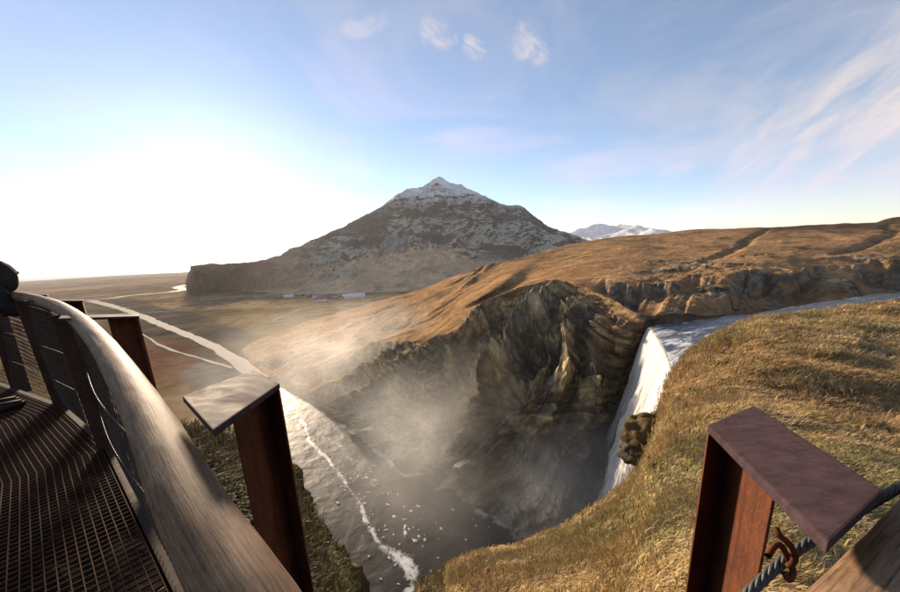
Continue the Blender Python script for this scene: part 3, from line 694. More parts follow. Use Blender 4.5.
def scatter():
    rng = np.random.default_rng(5)
    n = 60000
    az = rng.uniform(-2, 60, n); re = np.exp(np.interp(az, PAZ, np.log(PRE)))
    r = 3.6 * (re * 1.004 / 3.6) ** (rng.uniform(0, 1, n) ** .8)
    size = np.clip(.10 + .0095 * r, .13, .62) * rng.uniform(.7, 1.3, n)
    n = 2600
    az2 = rng.uniform(-2, 60, n); re2 = np.exp(np.interp(az2, PAZ, np.log(PRE))); r2 = 4.2 * (re2 / 4.2) ** (rng.uniform(0, 1, n) ** .8)
    tufts('straw_tussocks', az2, r2, np.clip(.12 + .011 * r2, .15, .7) * rng.uniform(.6, 1.3, n), M_GRASS, 'taller pale straw tussocks dotted over the grass slope', 16, .75, 17, (1.25, 1.22, 1.3))
    n = 1500
    az2 = rng.uniform(-2, 60, n); re2 = np.exp(np.interp(az2, PAZ, np.log(PRE))); r2 = 4.2 * (re2 / 4.2) ** (rng.uniform(0, 1, n) ** .8)
    keep = fbm(np.stack([r2 * np.sin(np.radians(az2)), r2 * np.cos(np.radians(az2)), r2 * 0], -1) / 6, 3, 243) > .02
    az2, r2 = az2[keep], r2[keep]
    tufts('dead_heather', az2, r2, np.clip(.16 + .012 * r2, .2, .8), M_GRASS, 'dark brown dead heather clumps among the grass on the slope', 18, .6, 19, (.38, .32, .40))
    tufts('hillside_grass', az, r, size, M_GRASS, 'matted golden dry grass covering the slope towards the waterfall', 9, .95, 7)
    n = 9000
    az = np.where(rng.uniform(0, 1, n) < .8, rng.uniform(-45, -4, n), rng.uniform(-62, -45, n)); re = np.exp(np.interp(az, PAZ, np.log(PRE)))
    r = 2.6 * (re * 1.01 / 2.6) ** rng.uniform(0, 1, n)
    r = np.where(az < -45, np.maximum(r, .93 * re), r)
    size = np.clip(.08 + .012 * r, .1, .3) * rng.uniform(.7, 1.4, n)
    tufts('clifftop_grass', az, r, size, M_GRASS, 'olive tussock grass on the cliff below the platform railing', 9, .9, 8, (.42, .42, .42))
scatter()

# =================================================================== ROCKS on the cliff
def rock(name, centre, size, seed, label, mossy=.5, rot=0, sub=5, group=None):
    bm = bmesh.new(); bmesh.ops.create_icosphere(bm, subdivisions=sub, radius=1)
    v = np.array([x.co[:] for x in bm.verts]); f = np.array([[q.index for q in p.verts] for p in bm.faces]); bm.free()
    q = v * 1.3 + seed
    rg = np.random.default_rng(seed); pn = rg.normal(0, 1, (46, 3)); pn /= np.linalg.norm(pn, axis=1, keepdims=True); po = rg.uniform(.62, 1.05, 46)
    dots = v @ pn.T; d = np.where(dots > .05, po[None] / np.maximum(dots, .05), 9).min(1)      # split faces
    d = np.minimum(d, 1.35) + .16 * fbm(q * 1.3, 3, seed) + .07 * fbm(q * 4, 4, seed + 1, .6)
    st = np.abs((v[:, 2] * 3.1 + .5 * fbm(q * 1.5, 2, seed + 5)) % 1 - .5) * 2
    d += .09 * sst(st, .2, .6)
    P = v * d[:, None] * np.asarray(size); cr, sr = math.cos(rot), math.sin(rot)
    P = np.c_[P[:, 0] * cr - P[:, 1] * sr, P[:, 0] * sr + P[:, 1] * cr, P[:, 2]]
    n2 = fbm(P / (max(size) * .35) + 5, 4, seed + 7, .6)
    c = np.empty(P.shape); c[:] = (.060, .048, .034); c = mixc(c, (.098, .082, .030), sst(v[:, 2] + .9 * n2, .0, .5) * mossy); c = mixc(c, (.15, .10, .042), sst(v[:, 2] + .7 * n2, .45, .9) * mossy); c = mixc(c, (.12, .105, .085), sst(-n2, .15, .4) * .5)
    o = mesh_np(name, P, f, M_NEAR, True, c); o.location = tuple(centre); tag(o, label, 'rock', group); return o
rock('mossy_outcrop', PD(650, 438, 39.5) + [0, 0, -.8], (3.9, 3.4, 3.9), 301, 'dark mossy rock outcrop jutting from the grass beside the waterfall', .35, .5)
rock('mossy_outcrop', PD(664, 418, 47) + [0, 0, -1.2], (2.6, 2.6, 2.8), 311, 'smaller grassy crag above the dark outcrop by the waterfall', .9, 1.2)
for i, (x, y, d, s) in enumerate([(287, 476, 11.4, .55), (299, 506, 11.6, .6), (314, 535, 11.9, .75), (334, 562, 12.2, .8), (343, 590, 12.0, 1.0), (318, 575, 11.2, .8)]):
    rock('cliff_boulder', PD(x, y, d) + [0, 0, -.2], (s, s, s * 1.2), 331 + i * 10, 'mossy dark boulder on the cliff edge just outside the railing', .7, i, 4, 'boulders on the cliff edge below the railing')

# =================================================================== WATER: pool, foam, upstream river, waterfall
def mat_pool():
    m, nt, bs = mat_new('pool_water'); geo = nt.nodes.new('ShaderNodeNewGeometry')
    n = node_noise(nt, geo.outputs['Position'], .10, 7, .62, 1.2); n2 = node_noise(nt, geo.outputs['Position'], .9, 5, .6, .6)
    c = ramp(nt, n.outputs[0], [(.3, (.022, .020, .019)), (.55, (.040, .037, .035)), (.8, (.085, .08, .078))])
    at = nt.nodes.new('ShaderNodeAttribute'); at.attribute_name = 'foam'
    lace = node_noise(nt, geo.outputs['Position'], .55, 8, .68, 1.6)
    ad = nt.nodes.new('ShaderNodeMath'); nt.links.new(lace.outputs[0], ad.inputs[0]); nt.links.new(at.outputs['Fac'], ad.inputs[1])
    fac = ramp(nt, ad.outputs[0], [(.72, (0, 0, 0)), (.86, (.6, .6, .6)), (1.0, (1, 1, 1))])
    mx = nt.nodes.new('ShaderNodeMix'); mx.data_type = 'RGBA'; nt.links.new(fac, mx.inputs[0]); nt.links.new(c, mx.inputs[6]); mx.inputs[7].default_value = (.66, .65, .63, 1)
    nt.links.new(mx.outputs[2], bs.inputs['Base Color']); bs.inputs['Roughness'].default_value = .5; bs.inputs['IOR'].default_value = 1.33; bs.inputs['Specular IOR Level'].default_value = .12
    bump(nt, bs, n2.outputs[0], .22, .4); return m
FOAM_LINES = [([(302, 420), (312, 442), (328, 462), (345, 482), (358, 502), (370, 525), (384, 546), (398, 555), (410, 568), (416, 592)], .8, .46),
    ([(384, 546), (400, 556), (412, 568), (414, 585), (410, 600)], 1.6, .42), ([(338, 424), (356, 432), (372, 446), (388, 462), (402, 474), (420, 474)], 1.3, .42),
    ([(345, 420), (372, 432), (392, 448)], 2.2, .30), ([(318, 430), (345, 452), (375, 490)], 2.2, .2), ([(420, 470), (450, 486), (480, 512), (520, 528), (570, 525)], 2.0, .30),
    ([(530, 527), (575, 520), (610, 505)], 6.0, .42), ([(500, 500), (560, 512), (600, 500)], 9.0, .22), ([(350, 500), (385, 545)], 7, .10)]
def build_pool():
    left = zl([(262, 384), (262, 400), (250, 430), (240, 470), (230, 540), (220, 640), (240, 760)])
    right = zl([(275, 380), (330, 400), (430, 430), (540, 470), (640, 480), (700, 520), (700, 600)])
    n, k = 520, 300
    A = crow(left, n); B = crow(right, n); s = np.linspace(0, 1, k)
    V = A[:, None] * (1 - s)[None, :, None] + B[:, None] * s[None, :, None]
    V = np.concatenate([V, np.full((n, k, 1), WATER_Z + .3)], -1)
    q = V[..., :2] + np.stack([2.2 * fbm(V / 9, 4, 403), 2.2 * fbm(V / 9 + 7, 4, 405)], -1) * .6
    foam = np.zeros((n, k))
    for line, w, st in FOAM_LINES:
        d = poly_dist(q, crow(zl(line), 40)); foam = np.maximum(foam, st * np.exp(-(d / w) ** 2) + .35 * st * np.exp(-d / (2.6 * w)))
    foam = foam * (.45 + .65 * sst(fbm(V / 7, 4, 407, .6), -.25, .2))
    V[..., 2] += .25 * fbm(V / 5, 4, 401) + .12 * foam
    tag(mesh_np('pool', V, grid_faces(n, k), mat_pool(), True, None, {'foam': foam.reshape(-1)}), 'grey-brown river pool at the foot of the waterfall', 'pool', kind='structure')
build_pool()
def mat_foam():
    m, nt, bs = mat_new('foam'); geo = nt.nodes.new('ShaderNodeNewGeometry')
    n = node_noise(nt, geo.outputs['Position'], .8, 5, .6)
    nt.links.new(ramp(nt, n.outputs[0], [(.3, (.42, .41, .40)), (.7, (.75, .74, .72))]), bs.inputs['Base Color']); bs.inputs['Roughness'].default_value = .8
    return m
M_FOAM = mat_foam()
def build_foam():
    rng = np.random.default_rng(77); J = Join()
    def blob(x, y, s, el=1, rot=0):
        k = 9; a = np.linspace(0, 2 * np.pi, k, endpoint=False); rr = s * (1 + .45 * rng.uniform(-1, 1, k))
        px, py = rr * np.cos(a) * el, rr * np.sin(a)
        X = x + px * math.cos(rot) - py * math.sin(rot); Y = y + px * math.sin(rot) + py * math.cos(rot)
        z = WATER_Z + .50 + rng.uniform(0, .05)
        V = np.r_[np.c_[X, Y, np.full(k, z - .12)], np.c_[x + (X - x) * .7, y + (Y - y) * .7, np.full(k, z)], [[x, y, z + .02]]]
        i = np.arange(k); j = (i + 1) % k
        J.add(V, [np.c_[i, j, j + k, i + k], np.c_[i + k, j + k, np.full(k, 2 * k)]])
    def line(pts, n, spread, smin, smax, pw=1):
        L2 = crow(zl(pts), 200); T = np.gradient(L2, axis=0)
        for _ in range(n):
            i = int(rng.integers(0, 200)); w = spread * (0.4 + .6 * (i / 200) ** pw)
            o = rng.normal(0, w, 2) * np.array([1, 1]); r = math.atan2(T[i, 1], T[i, 0])
            if _h(np.array(i // 7), np.array(n), np.array(3), 9) < .25: o = o * 2.2
            blob(L2[i, 0] + o[0], L2[i, 1] + o[1], rng.uniform(smin, smax) * rng.uniform(.25, .8), rng.uniform(1, 2.6), r + rng.normal(0, .4))
    line([(302, 420), (328, 462), (358, 502), (384, 546), (414, 590)], 90, 1.6, .12, .5)
    line([(338, 424), (372, 446), (402, 474)], 50, 1.8, .1, .5)
    line([(330, 440), (360, 480), (395, 540)], 60, 4.5, .15, .5)
    line([(365, 470), (400, 520), (430, 560)], 60, 5.5, .25, .7)
    line([(420, 470), (450, 486), (480, 512), (520, 528), (570, 525)], 60, 2.6, .1, .4)
    o = J.build('foam', M_FOAM); tag(o, 'white foam streaks and flecks floating on the river pool', 'foam', kind='stuff')
build_foam()

LIP_FAR = np.array(PZ(649, 329, -22)); LIP_NEAR = np.array(PZ(672, 380, -22.4))
def lip_line(n):
    s = np.linspace(-.02, 1.12, n)[:, None]
    L3 = LIP_FAR + (LIP_NEAR - LIP_FAR) * s
    bul = np.sin(np.pi * np.clip(s, 0, 1)) * np.array([.8, -.5, 0])      # lip curves upstream in the middle
    return L3 + bul + np.array([0, 0, 1.0]) * (.35 * fbm(np.c_[s * 6, s * 0, s * 0], 3, 411))[:, None]
def mat_fall():
    m, nt, bs = mat_new('falling_water')
    at = nt.nodes.new('ShaderNodeAttribute'); at.attribute_name = 'gc'
    mp = nt.nodes.new('ShaderNodeMapping'); mp.inputs['Scale'].default_value = (1.0, .11, 1); nt.links.new(at.outputs['Vector'], mp.inputs[0])
    n = node_noise(nt, mp.outputs[0], .42, 9, .7, .9); n2 = node_noise(nt, mp.outputs[0], 1.9, 7, .68, .8)
    c = ramp(nt, n.outputs[0], [(.25, (.42, .40, .385)), (.42, (.70, .68, .66)), (.60, (.88, .87, .86))])
    c = mul(nt, c, ramp(nt, n2.outputs[0], [(.3, (.8, .79, .78)), (.6, (1, 1, 1))]))
    nt.links.new(c, bs.inputs['Base Color']); bs.inputs['Roughness'].default_value = .75
    bs.inputs['Subsurface Weight'].default_value = 0.0
    bump(nt, bs, n.outputs[0], .8, 1.2)
    tr = nt.nodes.new('ShaderNodeBsdfTranslucent'); nt.links.new(c, tr.inputs[0])
    mx = nt.nodes.new('ShaderNodeMixShader'); mx.inputs[0].default_value = .3
    nt.links.new(bs.outputs[0], mx.inputs[1]); nt.links.new(tr.outputs[0], mx.inputs[2]); nt.links.new(mx.outputs[0], nt.nodes['Material Output'].inputs[0])
    return m
def build_fall():
    n, k = 260, 240
    L = lip_line(n); t = np.linspace(-.03, 1, k)
    out = np.array([-.93, .25, 0.0]); out /= np.linalg.norm(out)
    V = np.empty((k, n, 3)); sc_ = np.linspace(0, 1, n) * 42
    H = 58.5
    prom = fbm(np.c_[sc_ / 3.0, sc_ * 0, sc_ * 0], 4, 421) ; prom2 = fbm(np.c_[sc_ / .8, sc_ * 0, sc_ * 0], 4, 423)
    for i, a in enumerate(t):
        h = max(a, 0) * H
        adv = (4.0 * math.sqrt(max(h, 0) / H) + 8.5 * max(a, 0)) if a > 0 else a * 22
        V[i] = L + out * adv
        V[i, :, 2] = L[:, 2] - h + (.25 if a < 0 else .25 * math.exp(-a * 20))
    q = np.stack([np.broadcast_to(sc_, (k, n)) / 2.2, np.broadcast_to((t * H / 16)[:, None], (k, n)), np.zeros((k, n))], -1)
    br = fbm(q, 5, 425, .6)
    w = sst(t, .02, .5)[:, None]
    V += out * ((2.4 * prom + 1.1 * prom2)[None] * w + (2.4 * br + 1.0 * fbm(q * np.array([3.2, 2.2, 1]), 4, 427, .6)) * w)[..., None]
    gc = np.stack([np.broadcast_to(sc_, (k, n)), np.broadcast_to((t * H)[:, None], (k, n)), np.zeros((k, n))], -1)
    o = mesh_np('waterfall', V, grid_faces(k, n), mat_fall(), True, None, {'gc': gc.reshape(-1, 3)})
    tag(o, 'broad white waterfall plunging over the cliff into the gorge', 'waterfall', kind='structure')
build_fall()
def mat_upstream():
    m, nt, bs = mat_new('rapids_water'); at = nt.nodes.new('ShaderNodeAttribute'); at.attribute_name = 'gc'
    mp = nt.nodes.new('ShaderNodeMapping'); mp.inputs['Scale'].default_value = (.35, 1, 1); nt.links.new(at.outputs['Vector'], mp.inputs[0])
    n = node_noise(nt, mp.outputs[0], .28, 7, .68, 1.4)
    nearlip = nt.nodes.new('ShaderNodeSeparateXYZ'); nt.links.new(at.outputs['Vector'], nearlip.inputs[0])
    mr = nt.nodes.new('ShaderNodeMapRange'); nt.links.new(nearlip.outputs[0], mr.inputs[0]); mr.inputs[1].default_value = 0; mr.inputs[2].default_value = 30; mr.inputs[3].default_value = .07; mr.inputs[4].default_value = -.10
    ad = nt.nodes.new('ShaderNodeMath'); nt.links.new(n.outputs[0], ad.inputs[0]); nt.links.new(mr.outputs[0], ad.inputs[1])
    c = ramp(nt, ad.outputs[0], [(.50, (.028, .034, .045)), (.60, (.55, .56, .58)), (.75, (.8, .8, .8))])
    r = ramp(nt, ad.outputs[0], [(.50, (.22, .22, .22)), (.60, (.8, .8, .8))])
    nt.links.new(c, bs.inputs['Base Color']); nt.links.new(r, bs.inputs['Roughness']); bump(nt, bs, n.outputs[0], .7, 1.0); return m
def build_upstream():
    n, k = 140, 60
    far = np.array([LIP_FAR[:2] + [-1.5, 1.0], PZ(700, 321, -22)[:2], PZ(745, 316, -21.6)[:2], PZ(818, 303, -21.2)[:2], PZ(900, 292, -20.9)[:2], PZ(1060, 276, -20.5)[:2]])
    near = np.array([LIP_NEAR[:2] + [-1.5, -7], [52, 58], [70, 66], [98, 74], [126, 84], [220, 120]])
    A = crow(far, n); B = crow(near, n); s = np.linspace(0, 1, k)
    X = A[:, None] * (1 - s)[None, :, None] + B[:, None] * s[None, :, None]
    L = lip_line(k)
    # fit the downstream edge to the lip
    w = np.exp(-np.linspace(0, 1, n) * 9)[:, None, None]
    X = X * (1 - w) + w * (L[None, :, :2] + np.array([.3, 0]))
    up = np.linspace(0, 1, n)[:, None]
    Zc = -21.75 + 1.2 * up + 0 * s[None]
    V = np.concatenate([X, Zc[..., None]], -1); V[..., 2] += .22 * fbm(V / 2.6, 4, 431, .6) + .35 * fbm(V / 9, 2, 433) * sst(up, 0, .15)
    dl = np.cumsum(np.r_[0, np.linalg.norm(np.diff(X[:, 30], axis=0), axis=1)])
    gc = np.stack([np.broadcast_to(dl[:, None], (n, k)), np.broadcast_to(s[None] * 40, (n, k)), np.zeros((n, k))], -1)
    o = mesh_np('river_rapids', V, grid_faces(n, k), mat_upstream(), True, None, {'gc': gc.reshape(-1, 3)})
    tag(o, 'dark blue foaming river running to the lip of the waterfall', 'river', kind='structure')
build_upstream()

# =================================================================== PLATFORM
def mat_wood():
    m, nt, bs = mat_new('weathered_wood'); at = nt.nodes.new('ShaderNodeAttribute'); at.attribute_name = 'gc'
    def mapped(s):
        mp = nt.nodes.new('ShaderNodeMapping'); mp.inputs['Scale'].default_value = s; nt.links.new(at.outputs['Vector'], mp.inputs[0]); return mp.outputs[0]
    fine = node_noise(nt, mapped((9, 260, 260)), 1.0, 7, .7, .5); broad = node_noise(nt, mapped((5, 20, 20)), 1.0, 5, .6, .6); worn = node_noise(nt, mapped((30, 90, 90)), 1.0, 4, .6, .8)
    c = ramp(nt, broad.outputs[0], [(.3, (.10, .060, .036)), (.5, (.165, .106, .066)), (.72, (.25, .175, .118))])
    c = mul(nt, c, ramp(nt, fine.outputs[0], [(.30, (.22, .19, .17)), (.46, (.8, .77, .73)), (.7, (1.3, 1.22, 1.12))]))
    c = mul(nt, c, ramp(nt, worn.outputs[0], [(.3, (.65, .62, .6)), (.5, (1, 1, 1))]))
    nt.links.new(c, bs.inputs['Base Color']); bs.inputs['Roughness'].default_value = .7; bs.inputs['Specular IOR Level'].default_value = .15
    bump(nt, bs, fine.outputs[0], .55, .002); return m
M_WOOD = mat_wood()
def mat_rust(name, dark, light, rough, spec_=.5, metal=0.0, mot=1.0):
    m, nt, bs = mat_new(name); geo = nt.nodes.new('ShaderNodeNewGeometry')
    n = node_noise(nt, geo.outputs['Position'], 9, 7, .65, .4); n2 = node_noise(nt, geo.outputs['Position'], 160, 4, .6); mp = nt.nodes.new('ShaderNodeMapping'); mp.inputs['Scale'].default_value = (40, 40, 3); nt.links.new(geo.outputs['Position'], mp.inputs[0])
    st = node_noise(nt, mp.outputs[0], 1, 4, .6)
    c = ramp(nt, n.outputs[0], [(.3, dark), (.7, light)])
    c = mul(nt, c, ramp(nt, n2.outputs[0], [(.3, (1 - .38 * mot,) * 3), (.7, (1 + .25 * mot,) * 3)])); c = mul(nt, c, ramp(nt, st.outputs[0], [(.3, (.7, .68, .68)), (.65, (1.15, 1.1, 1.1))]))
    nt.links.new(c, bs.inputs['Base Color']); bs.inputs['Metallic'].default_value = metal; bs.inputs['Specular IOR Level'].default_value = spec_
    nt.links.new(ramp(nt, n.outputs[0], [(.3, (rough - .1,) * 3), (.7, (rough + .15,) * 3)]), bs.inputs['Roughness'])
    bump(nt, bs, n2.outputs[0], .25, .001); return m
M_RUST = mat_rust('corten_steel', (.048, .017, .009), (.13, .044, .018), .75, .1)
M_CAP = mat_rust('oxidised_plate', (.040, .026, .028), (.058, .039, .044), .7, .03, 0.0, .45)
M_DARK = mat_rust('dark_steel', (.026, .017, .013), (.055, .030, .02), .7, .12)
M_GRATE = mat_rust('grating_steel', (.040, .018, .011), (.085, .038, .022), .7, .1)
M_WIRE = mat_rust('wire_steel', (.03, .024, .02), (.07, .052, .04), .6, .3, .0)
M_ROPE = mat_rust('steel_rope', (.025, .028, .032), (.06, .062, .068), .55, .4)

railing = empty('platform_railing', (-1.2, 1.2, -1.45))
tag(railing, 'log handrail with rusty steel brackets and wire netting round the viewing platform', 'railing')
bpy.context.view_layer.update()
RO = np.array([-1.2, 1.2, -1.45])
def rp(o):
    """parent a mesh given in world coordinates to the railing"""
    o.parent = railing; o.matrix_parent_inverse = Matrix.Translation(-Vector(RO)); return o
rail_px = [(-130, 288.5, -.16), (-50, 291, -.19), (-15, 293, -.205), (20, 296.5, -.22), (52, 304.5, -.26), (76, 318, -.30), (99, 341, -.33), (122, 374, -.35), (148, 418, -.36), (172, 468, -.37), (205, 530, -.38), (240, 588, -.39), (272, 646, -.40)]
_e0, _e1 = PZ(900, 492, -.37), PZ(795, 592, -.37); _d = (_e0 - _e1) / np.linalg.norm(_e0 - _e1); _off = np.array([_d[1], -_d[0], 0]) * .052 + [0, 0, -.012]
RIGHT_RAIL = [_e1 + _off + _d * k for k in (-.10, .08, .26, .6, 1.1)]
rail_path = [PZ(*p) for p in rail_px] + [np.array(p) for p in ((-.13, .18, -.41), (-.03, .085, -.41), (.10, .075, -.41), (.20, .15, -.40))] + RIGHT_RAIL

def build_rail():
    n, k = 420, 48
    seg = np.array(rail_path); path = crow(seg, n)
    s = np.cumsum(np.r_[0, np.linalg.norm(np.diff(path, axis=0), axis=1)]); r = np.interp(np.linspace(0, 1, n), [0, .15, .35, .6, 1], [.052, .05, .046, .045, .05])
    T = np.gradient(path, axis=0); T /= np.linalg.norm(T, axis=1, keepdims=True)
    A = np.cross(T, [0, 0, 1.0]); A /= np.linalg.norm(A, axis=1, keepdims=True); B = np.cross(A, T)
    a = np.linspace(0, 2 * np.pi, k, endpoint=False)
    rr = r[:, None] * np.ones(k)[None]
    q = np.stack([np.broadcast_to(s[:, None] * 3, (n, k)), np.broadcast_to(np.cos(a) * 1.2, (n, k)), np.broadcast_to(np.sin(a) * 1.2, (n, k))], -1)
    rr = rr * (1 + .05 * fbm(q, 3, 501) + .018 * fbm(q * np.array([4, 6, 6]), 3, 503) )
    crack = np.stack([np.broadcast_to(s[:, None] * 1.1, (n, k)), np.broadcast_to(np.cos(a) * 5, (n, k)), np.broadcast_to(np.sin(a) * 5, (n, k))], -1)
    rr -= r[:, None] * .05 * sst(ridged(crack, 2, 507), .72, .95)
    V = path[:, None] + rr[..., None] * (A[:, None] * np.cos(a)[None, :, None] + B[:, None] * np.sin(a)[None, :, None])
    gc = np.stack([np.broadcast_to(s[:, None], (n, k)), np.broadcast_to(np.cos(a) * .05, (n, k)), np.broadcast_to(np.sin(a) * .05, (n, k))], -1)
    o = mesh_np('handrail', V, grid_faces(n, k, True), M_WOOD, True, None, {'gc': gc.reshape(-1, 3)}); rp(o); return path
RAIL = build_rail()

def slab(name, ring, down, mat, parent=None, bevel=.002):
    """plate: top ring of four points and a vector to the other face"""
    ring = [np.asarray(p, float) for p in ring]; d = np.asarray(down, float)
    o = hull_mesh(name, [p + d for p in ring] + ring, mat, None, bevel)
    if parent is None: rp(o)
    else:
        o.parent = parent
    return o
def post_frame(in_n, in_f, out_f, out_n, depth=2.3, web=.64):
    """bracket: sloping cap plate, outer flange, web plate under the middle of the cap"""
    in_n, in_f, out_f, out_n = (np.asarray(p, float) for p in (in_n, in_f, out_f, out_n))
    D = np.array([0, 0, -1.0]); th = .016
    leg = None
    ax = (in_n + in_f - out_n - out_f) / 2; axu = ax / np.linalg.norm(ax); wd = (out_f - out_n); wu = wd / np.linalg.norm(wd)
    zt = D * (th + .001)
    ring = [out_n + zt, out_f + zt, out_f + axu * .014 + zt, out_n + axu * .014 + zt]
    flange = slab('post', ring, D * depth, M_RUST)
    m0 = (out_n + out_f) / 2 + axu * .0155 + zt; m1 = (out_n + out_f) / 2 + ax * web + zt
    w = wu * .007
    slab('web_plate', [m0 - w, m0 + w, m1 + w, m1 - w], D * depth, M_RUST, flange)
    slab('cap_plate', [in_n, in_f, out_f - axu * .006, out_n - axu * .006], D * th, M_CAP, flange, .003)
    return m0, m1, wu
post_frame(PZ(213, 430, -.29), PZ(182, 396, -.29), PZ(252, 370, -.35), PZ(279, 384, -.35), 2.4)
fR = post_frame(PZ(828, 543, -.31), PZ(884, 490, -.31), PZ(755, 406, -.40), PZ(708, 426, -.40), 2.4, .58)
def far_frame(ox, oy, z):
    o = PZ(ox, oy, z); al = np.array([-.70, .72, 0]) * .2; inw = np.array([-.60, -.62, .10]) * .42
    post_frame(o + inw, o + al + inw, o + al, o, 2.3, .42)
far_frame(138, 316, -.31); far_frame(82, 300.5, -.27); far_frame(46, 294.8, -.23)

# deck edge line on the grating level
DZ = -1.45
DECK = np.array([(-10.5, 6.7), (-5.95, 4.42), (-4.35, 3.62), (-2.92, 2.66), (-1.24, 1.26), (-.12, .14), (.6, -.12), (1.8, .55)])
def offset_line(L, d):
    T = np.diff(L, axis=0); T /= np.linalg.norm(T, axis=1, keepdims=True); Nn = np.stack([T[:, 1], -T[:, 0]], 1)    # inward: to the left rear
    out = [L[0] + Nn[0] * d]
    for i in range(1, len(L) - 1):
        b = Nn[i - 1] + Nn[i]; b /= np.linalg.norm(b); out.append(L[i] + b * d / max(b @ Nn[i], .4))
    out.append(L[-1] + Nn[-1] * d); return np.array(out)
Tn = np.diff(DECK, axis=0)
IN = 1.0 if offset_line(DECK, .5)[3][1] < DECK[3][1] else -1.0
def lerp_line(L, s):
    return L[:-1][:, None] * (1 - s) + L[1:][:, None] * s
# netting posts: flat bars under the rail
def deck_pt(i, f): return np.r_[DECK[i] * (1 - f) + DECK[i + 1] * f, DZ]
def net_post(bx, by, tx, ty):
    b = PZ(bx, by, DZ + .0); b[2] = DZ - .1
    i = np.argmin(np.hypot(RAIL[:, 0] - PZ(tx, ty, -.3)[0] * 0 - b[0], RAIL[:, 1] - b[1])); t = RAIL[i].copy(); t[2] -= .03
    a = np.array([.62, .76, 0]) * .085; nrm = np.array([-.76, .62, 0]) * .012
    slab('net_post', [t - a, t + a, t + a + nrm, t - a + nrm], b - t, M_DARK)
for q in ((66, 406, 30, 303), (112, 446, 72, 322), (20, 386, 5, 300), (-20, 370, -10, 296)): net_post(*q)

def build_net():
    # surface between the deck edge and the rail
    n = 700
    base = DECK[1:6] ; base = np.r_[[DECK[0] * .6 + DECK[1] * .4], base]
    s = np.r_[0, np.cumsum(np.linalg.norm(np.diff(base, axis=0), axis=1))]; S = np.linspace(0, s[-1], n)
    bx = np.stack([np.interp(S, s, base[:, 0]), np.interp(S, s, base[:, 1])], 1)
    d = np.hypot(bx[:, None, 0] - RAIL[None, :280, 0], bx[:, None, 1] - RAIL[None, :280, 1]); j = d.argmin(1)
    top = RAIL[j] - [0, 0, .045]
    top = np.stack([np.convolve(np.pad(top[:, k], 12, mode='edge'), np.ones(25) / 25, 'valid') for k in range(3)], 1)
    def surf(sv, h):
        i = np.clip(sv / s[-1] * (n - 1), 0, n - 1); i0 = np.floor(i).astype(int); i1 = np.minimum(i0 + 1, n - 1); f = (i - i0)[:, None]
        b = np.c_[bx[i0] * (1 - f) + bx[i1] * f, np.full(len(sv), DZ + .02)]; t = top[i0] * (1 - f) + top[i1] * f
        p = b * (1 - h[:, None]) + t * h[:, None]
        p[:, :2] += np.array([.62, .76]) * (.03 * np.sin(np.pi * h) * np.sin(sv * 2.3))[:, None]
        return p
    J = Join(); pitch = .055
    k = np.arange(-12, int(s[-1] / pitch) + 12)
    for sgn in (1, -1):
        for kk in k:
            h = np.linspace(0, 1, 12); sv = kk * pitch + sgn * h * .62
            ok = (sv > 0) & (sv < s[-1])
            if ok.sum() < 2: continue
            v, f = tube(surf(sv[ok], h[ok]),   .0021, 3); J.add(v, f)
    o = J.build('wire_net', M_WIRE, False); rp(o); o['kind'] = 'stuff'
    for hh, rr in ((.30, .0026), (.62, .003), (.97, .0026)):
        sv = np.linspace(0, s[-1], 200); v, f = tube(surf(sv, np.full(200, hh)) + np.array([-.006, -.008, 0]), rr, 6)
        rp(mesh_np('wire_cable', v, f, M_WIRE, True))
build_net()

def build_rope():
    # twisted steel rope along the outside of the rail on the right, held by hooks on the web plate
    pts = crow(np.array([PZ(690, 650, -.56), PZ(752, 590, -.50), PZ(790, 556, -.465), PZ(830, 529, -.44), PZ(868, 506, -.42), PZ(902, 486, -.40), PZ(960, 455, -.37)]), 160)
    T = np.gradient(pts, axis=0); T /= np.linalg.norm(T, axis=1, keepdims=True); A = np.cross(T, [0, 0, 1.]); A /= np.linalg.norm(A, axis=1, keepdims=True); B = np.cross(A, T)
    s = np.cumsum(np.r_[0, np.linalg.norm(np.diff(pts, axis=0), axis=1)]); J = Join()
    for k in range(5):
        a = s / .011 + k * 2 * math.pi / 5
        v, f = tube(pts + .0042 * (A * np.cos(a)[:, None] + B * np.sin(a)[:, None]), .0033, 6); J.add(v, f)
    rp(J.build('steel_rope', M_ROPE))
    c = PZ(800, 549, -.458)
    for px in ([(776, 528, -.40), (779, 535, -.405), (786, 541, -.41), (792, 548, -.42), (795, 558, -.44), (790, 566, -.465), (782, 563, -.475)],
               [(768, 556, -.43), (773, 548, -.43), (780, 545, -.435), (787, 556, -.452), (793, 571, -.475), (789, 580, -.485), (784, 572, -.478)]):
        p = crow(np.array([PZ(*q) for q in px]), 60); v, f = tube(p, .0042, 8); rp(mesh_np('hook', v, f, M_RUST, True))
build_rope()

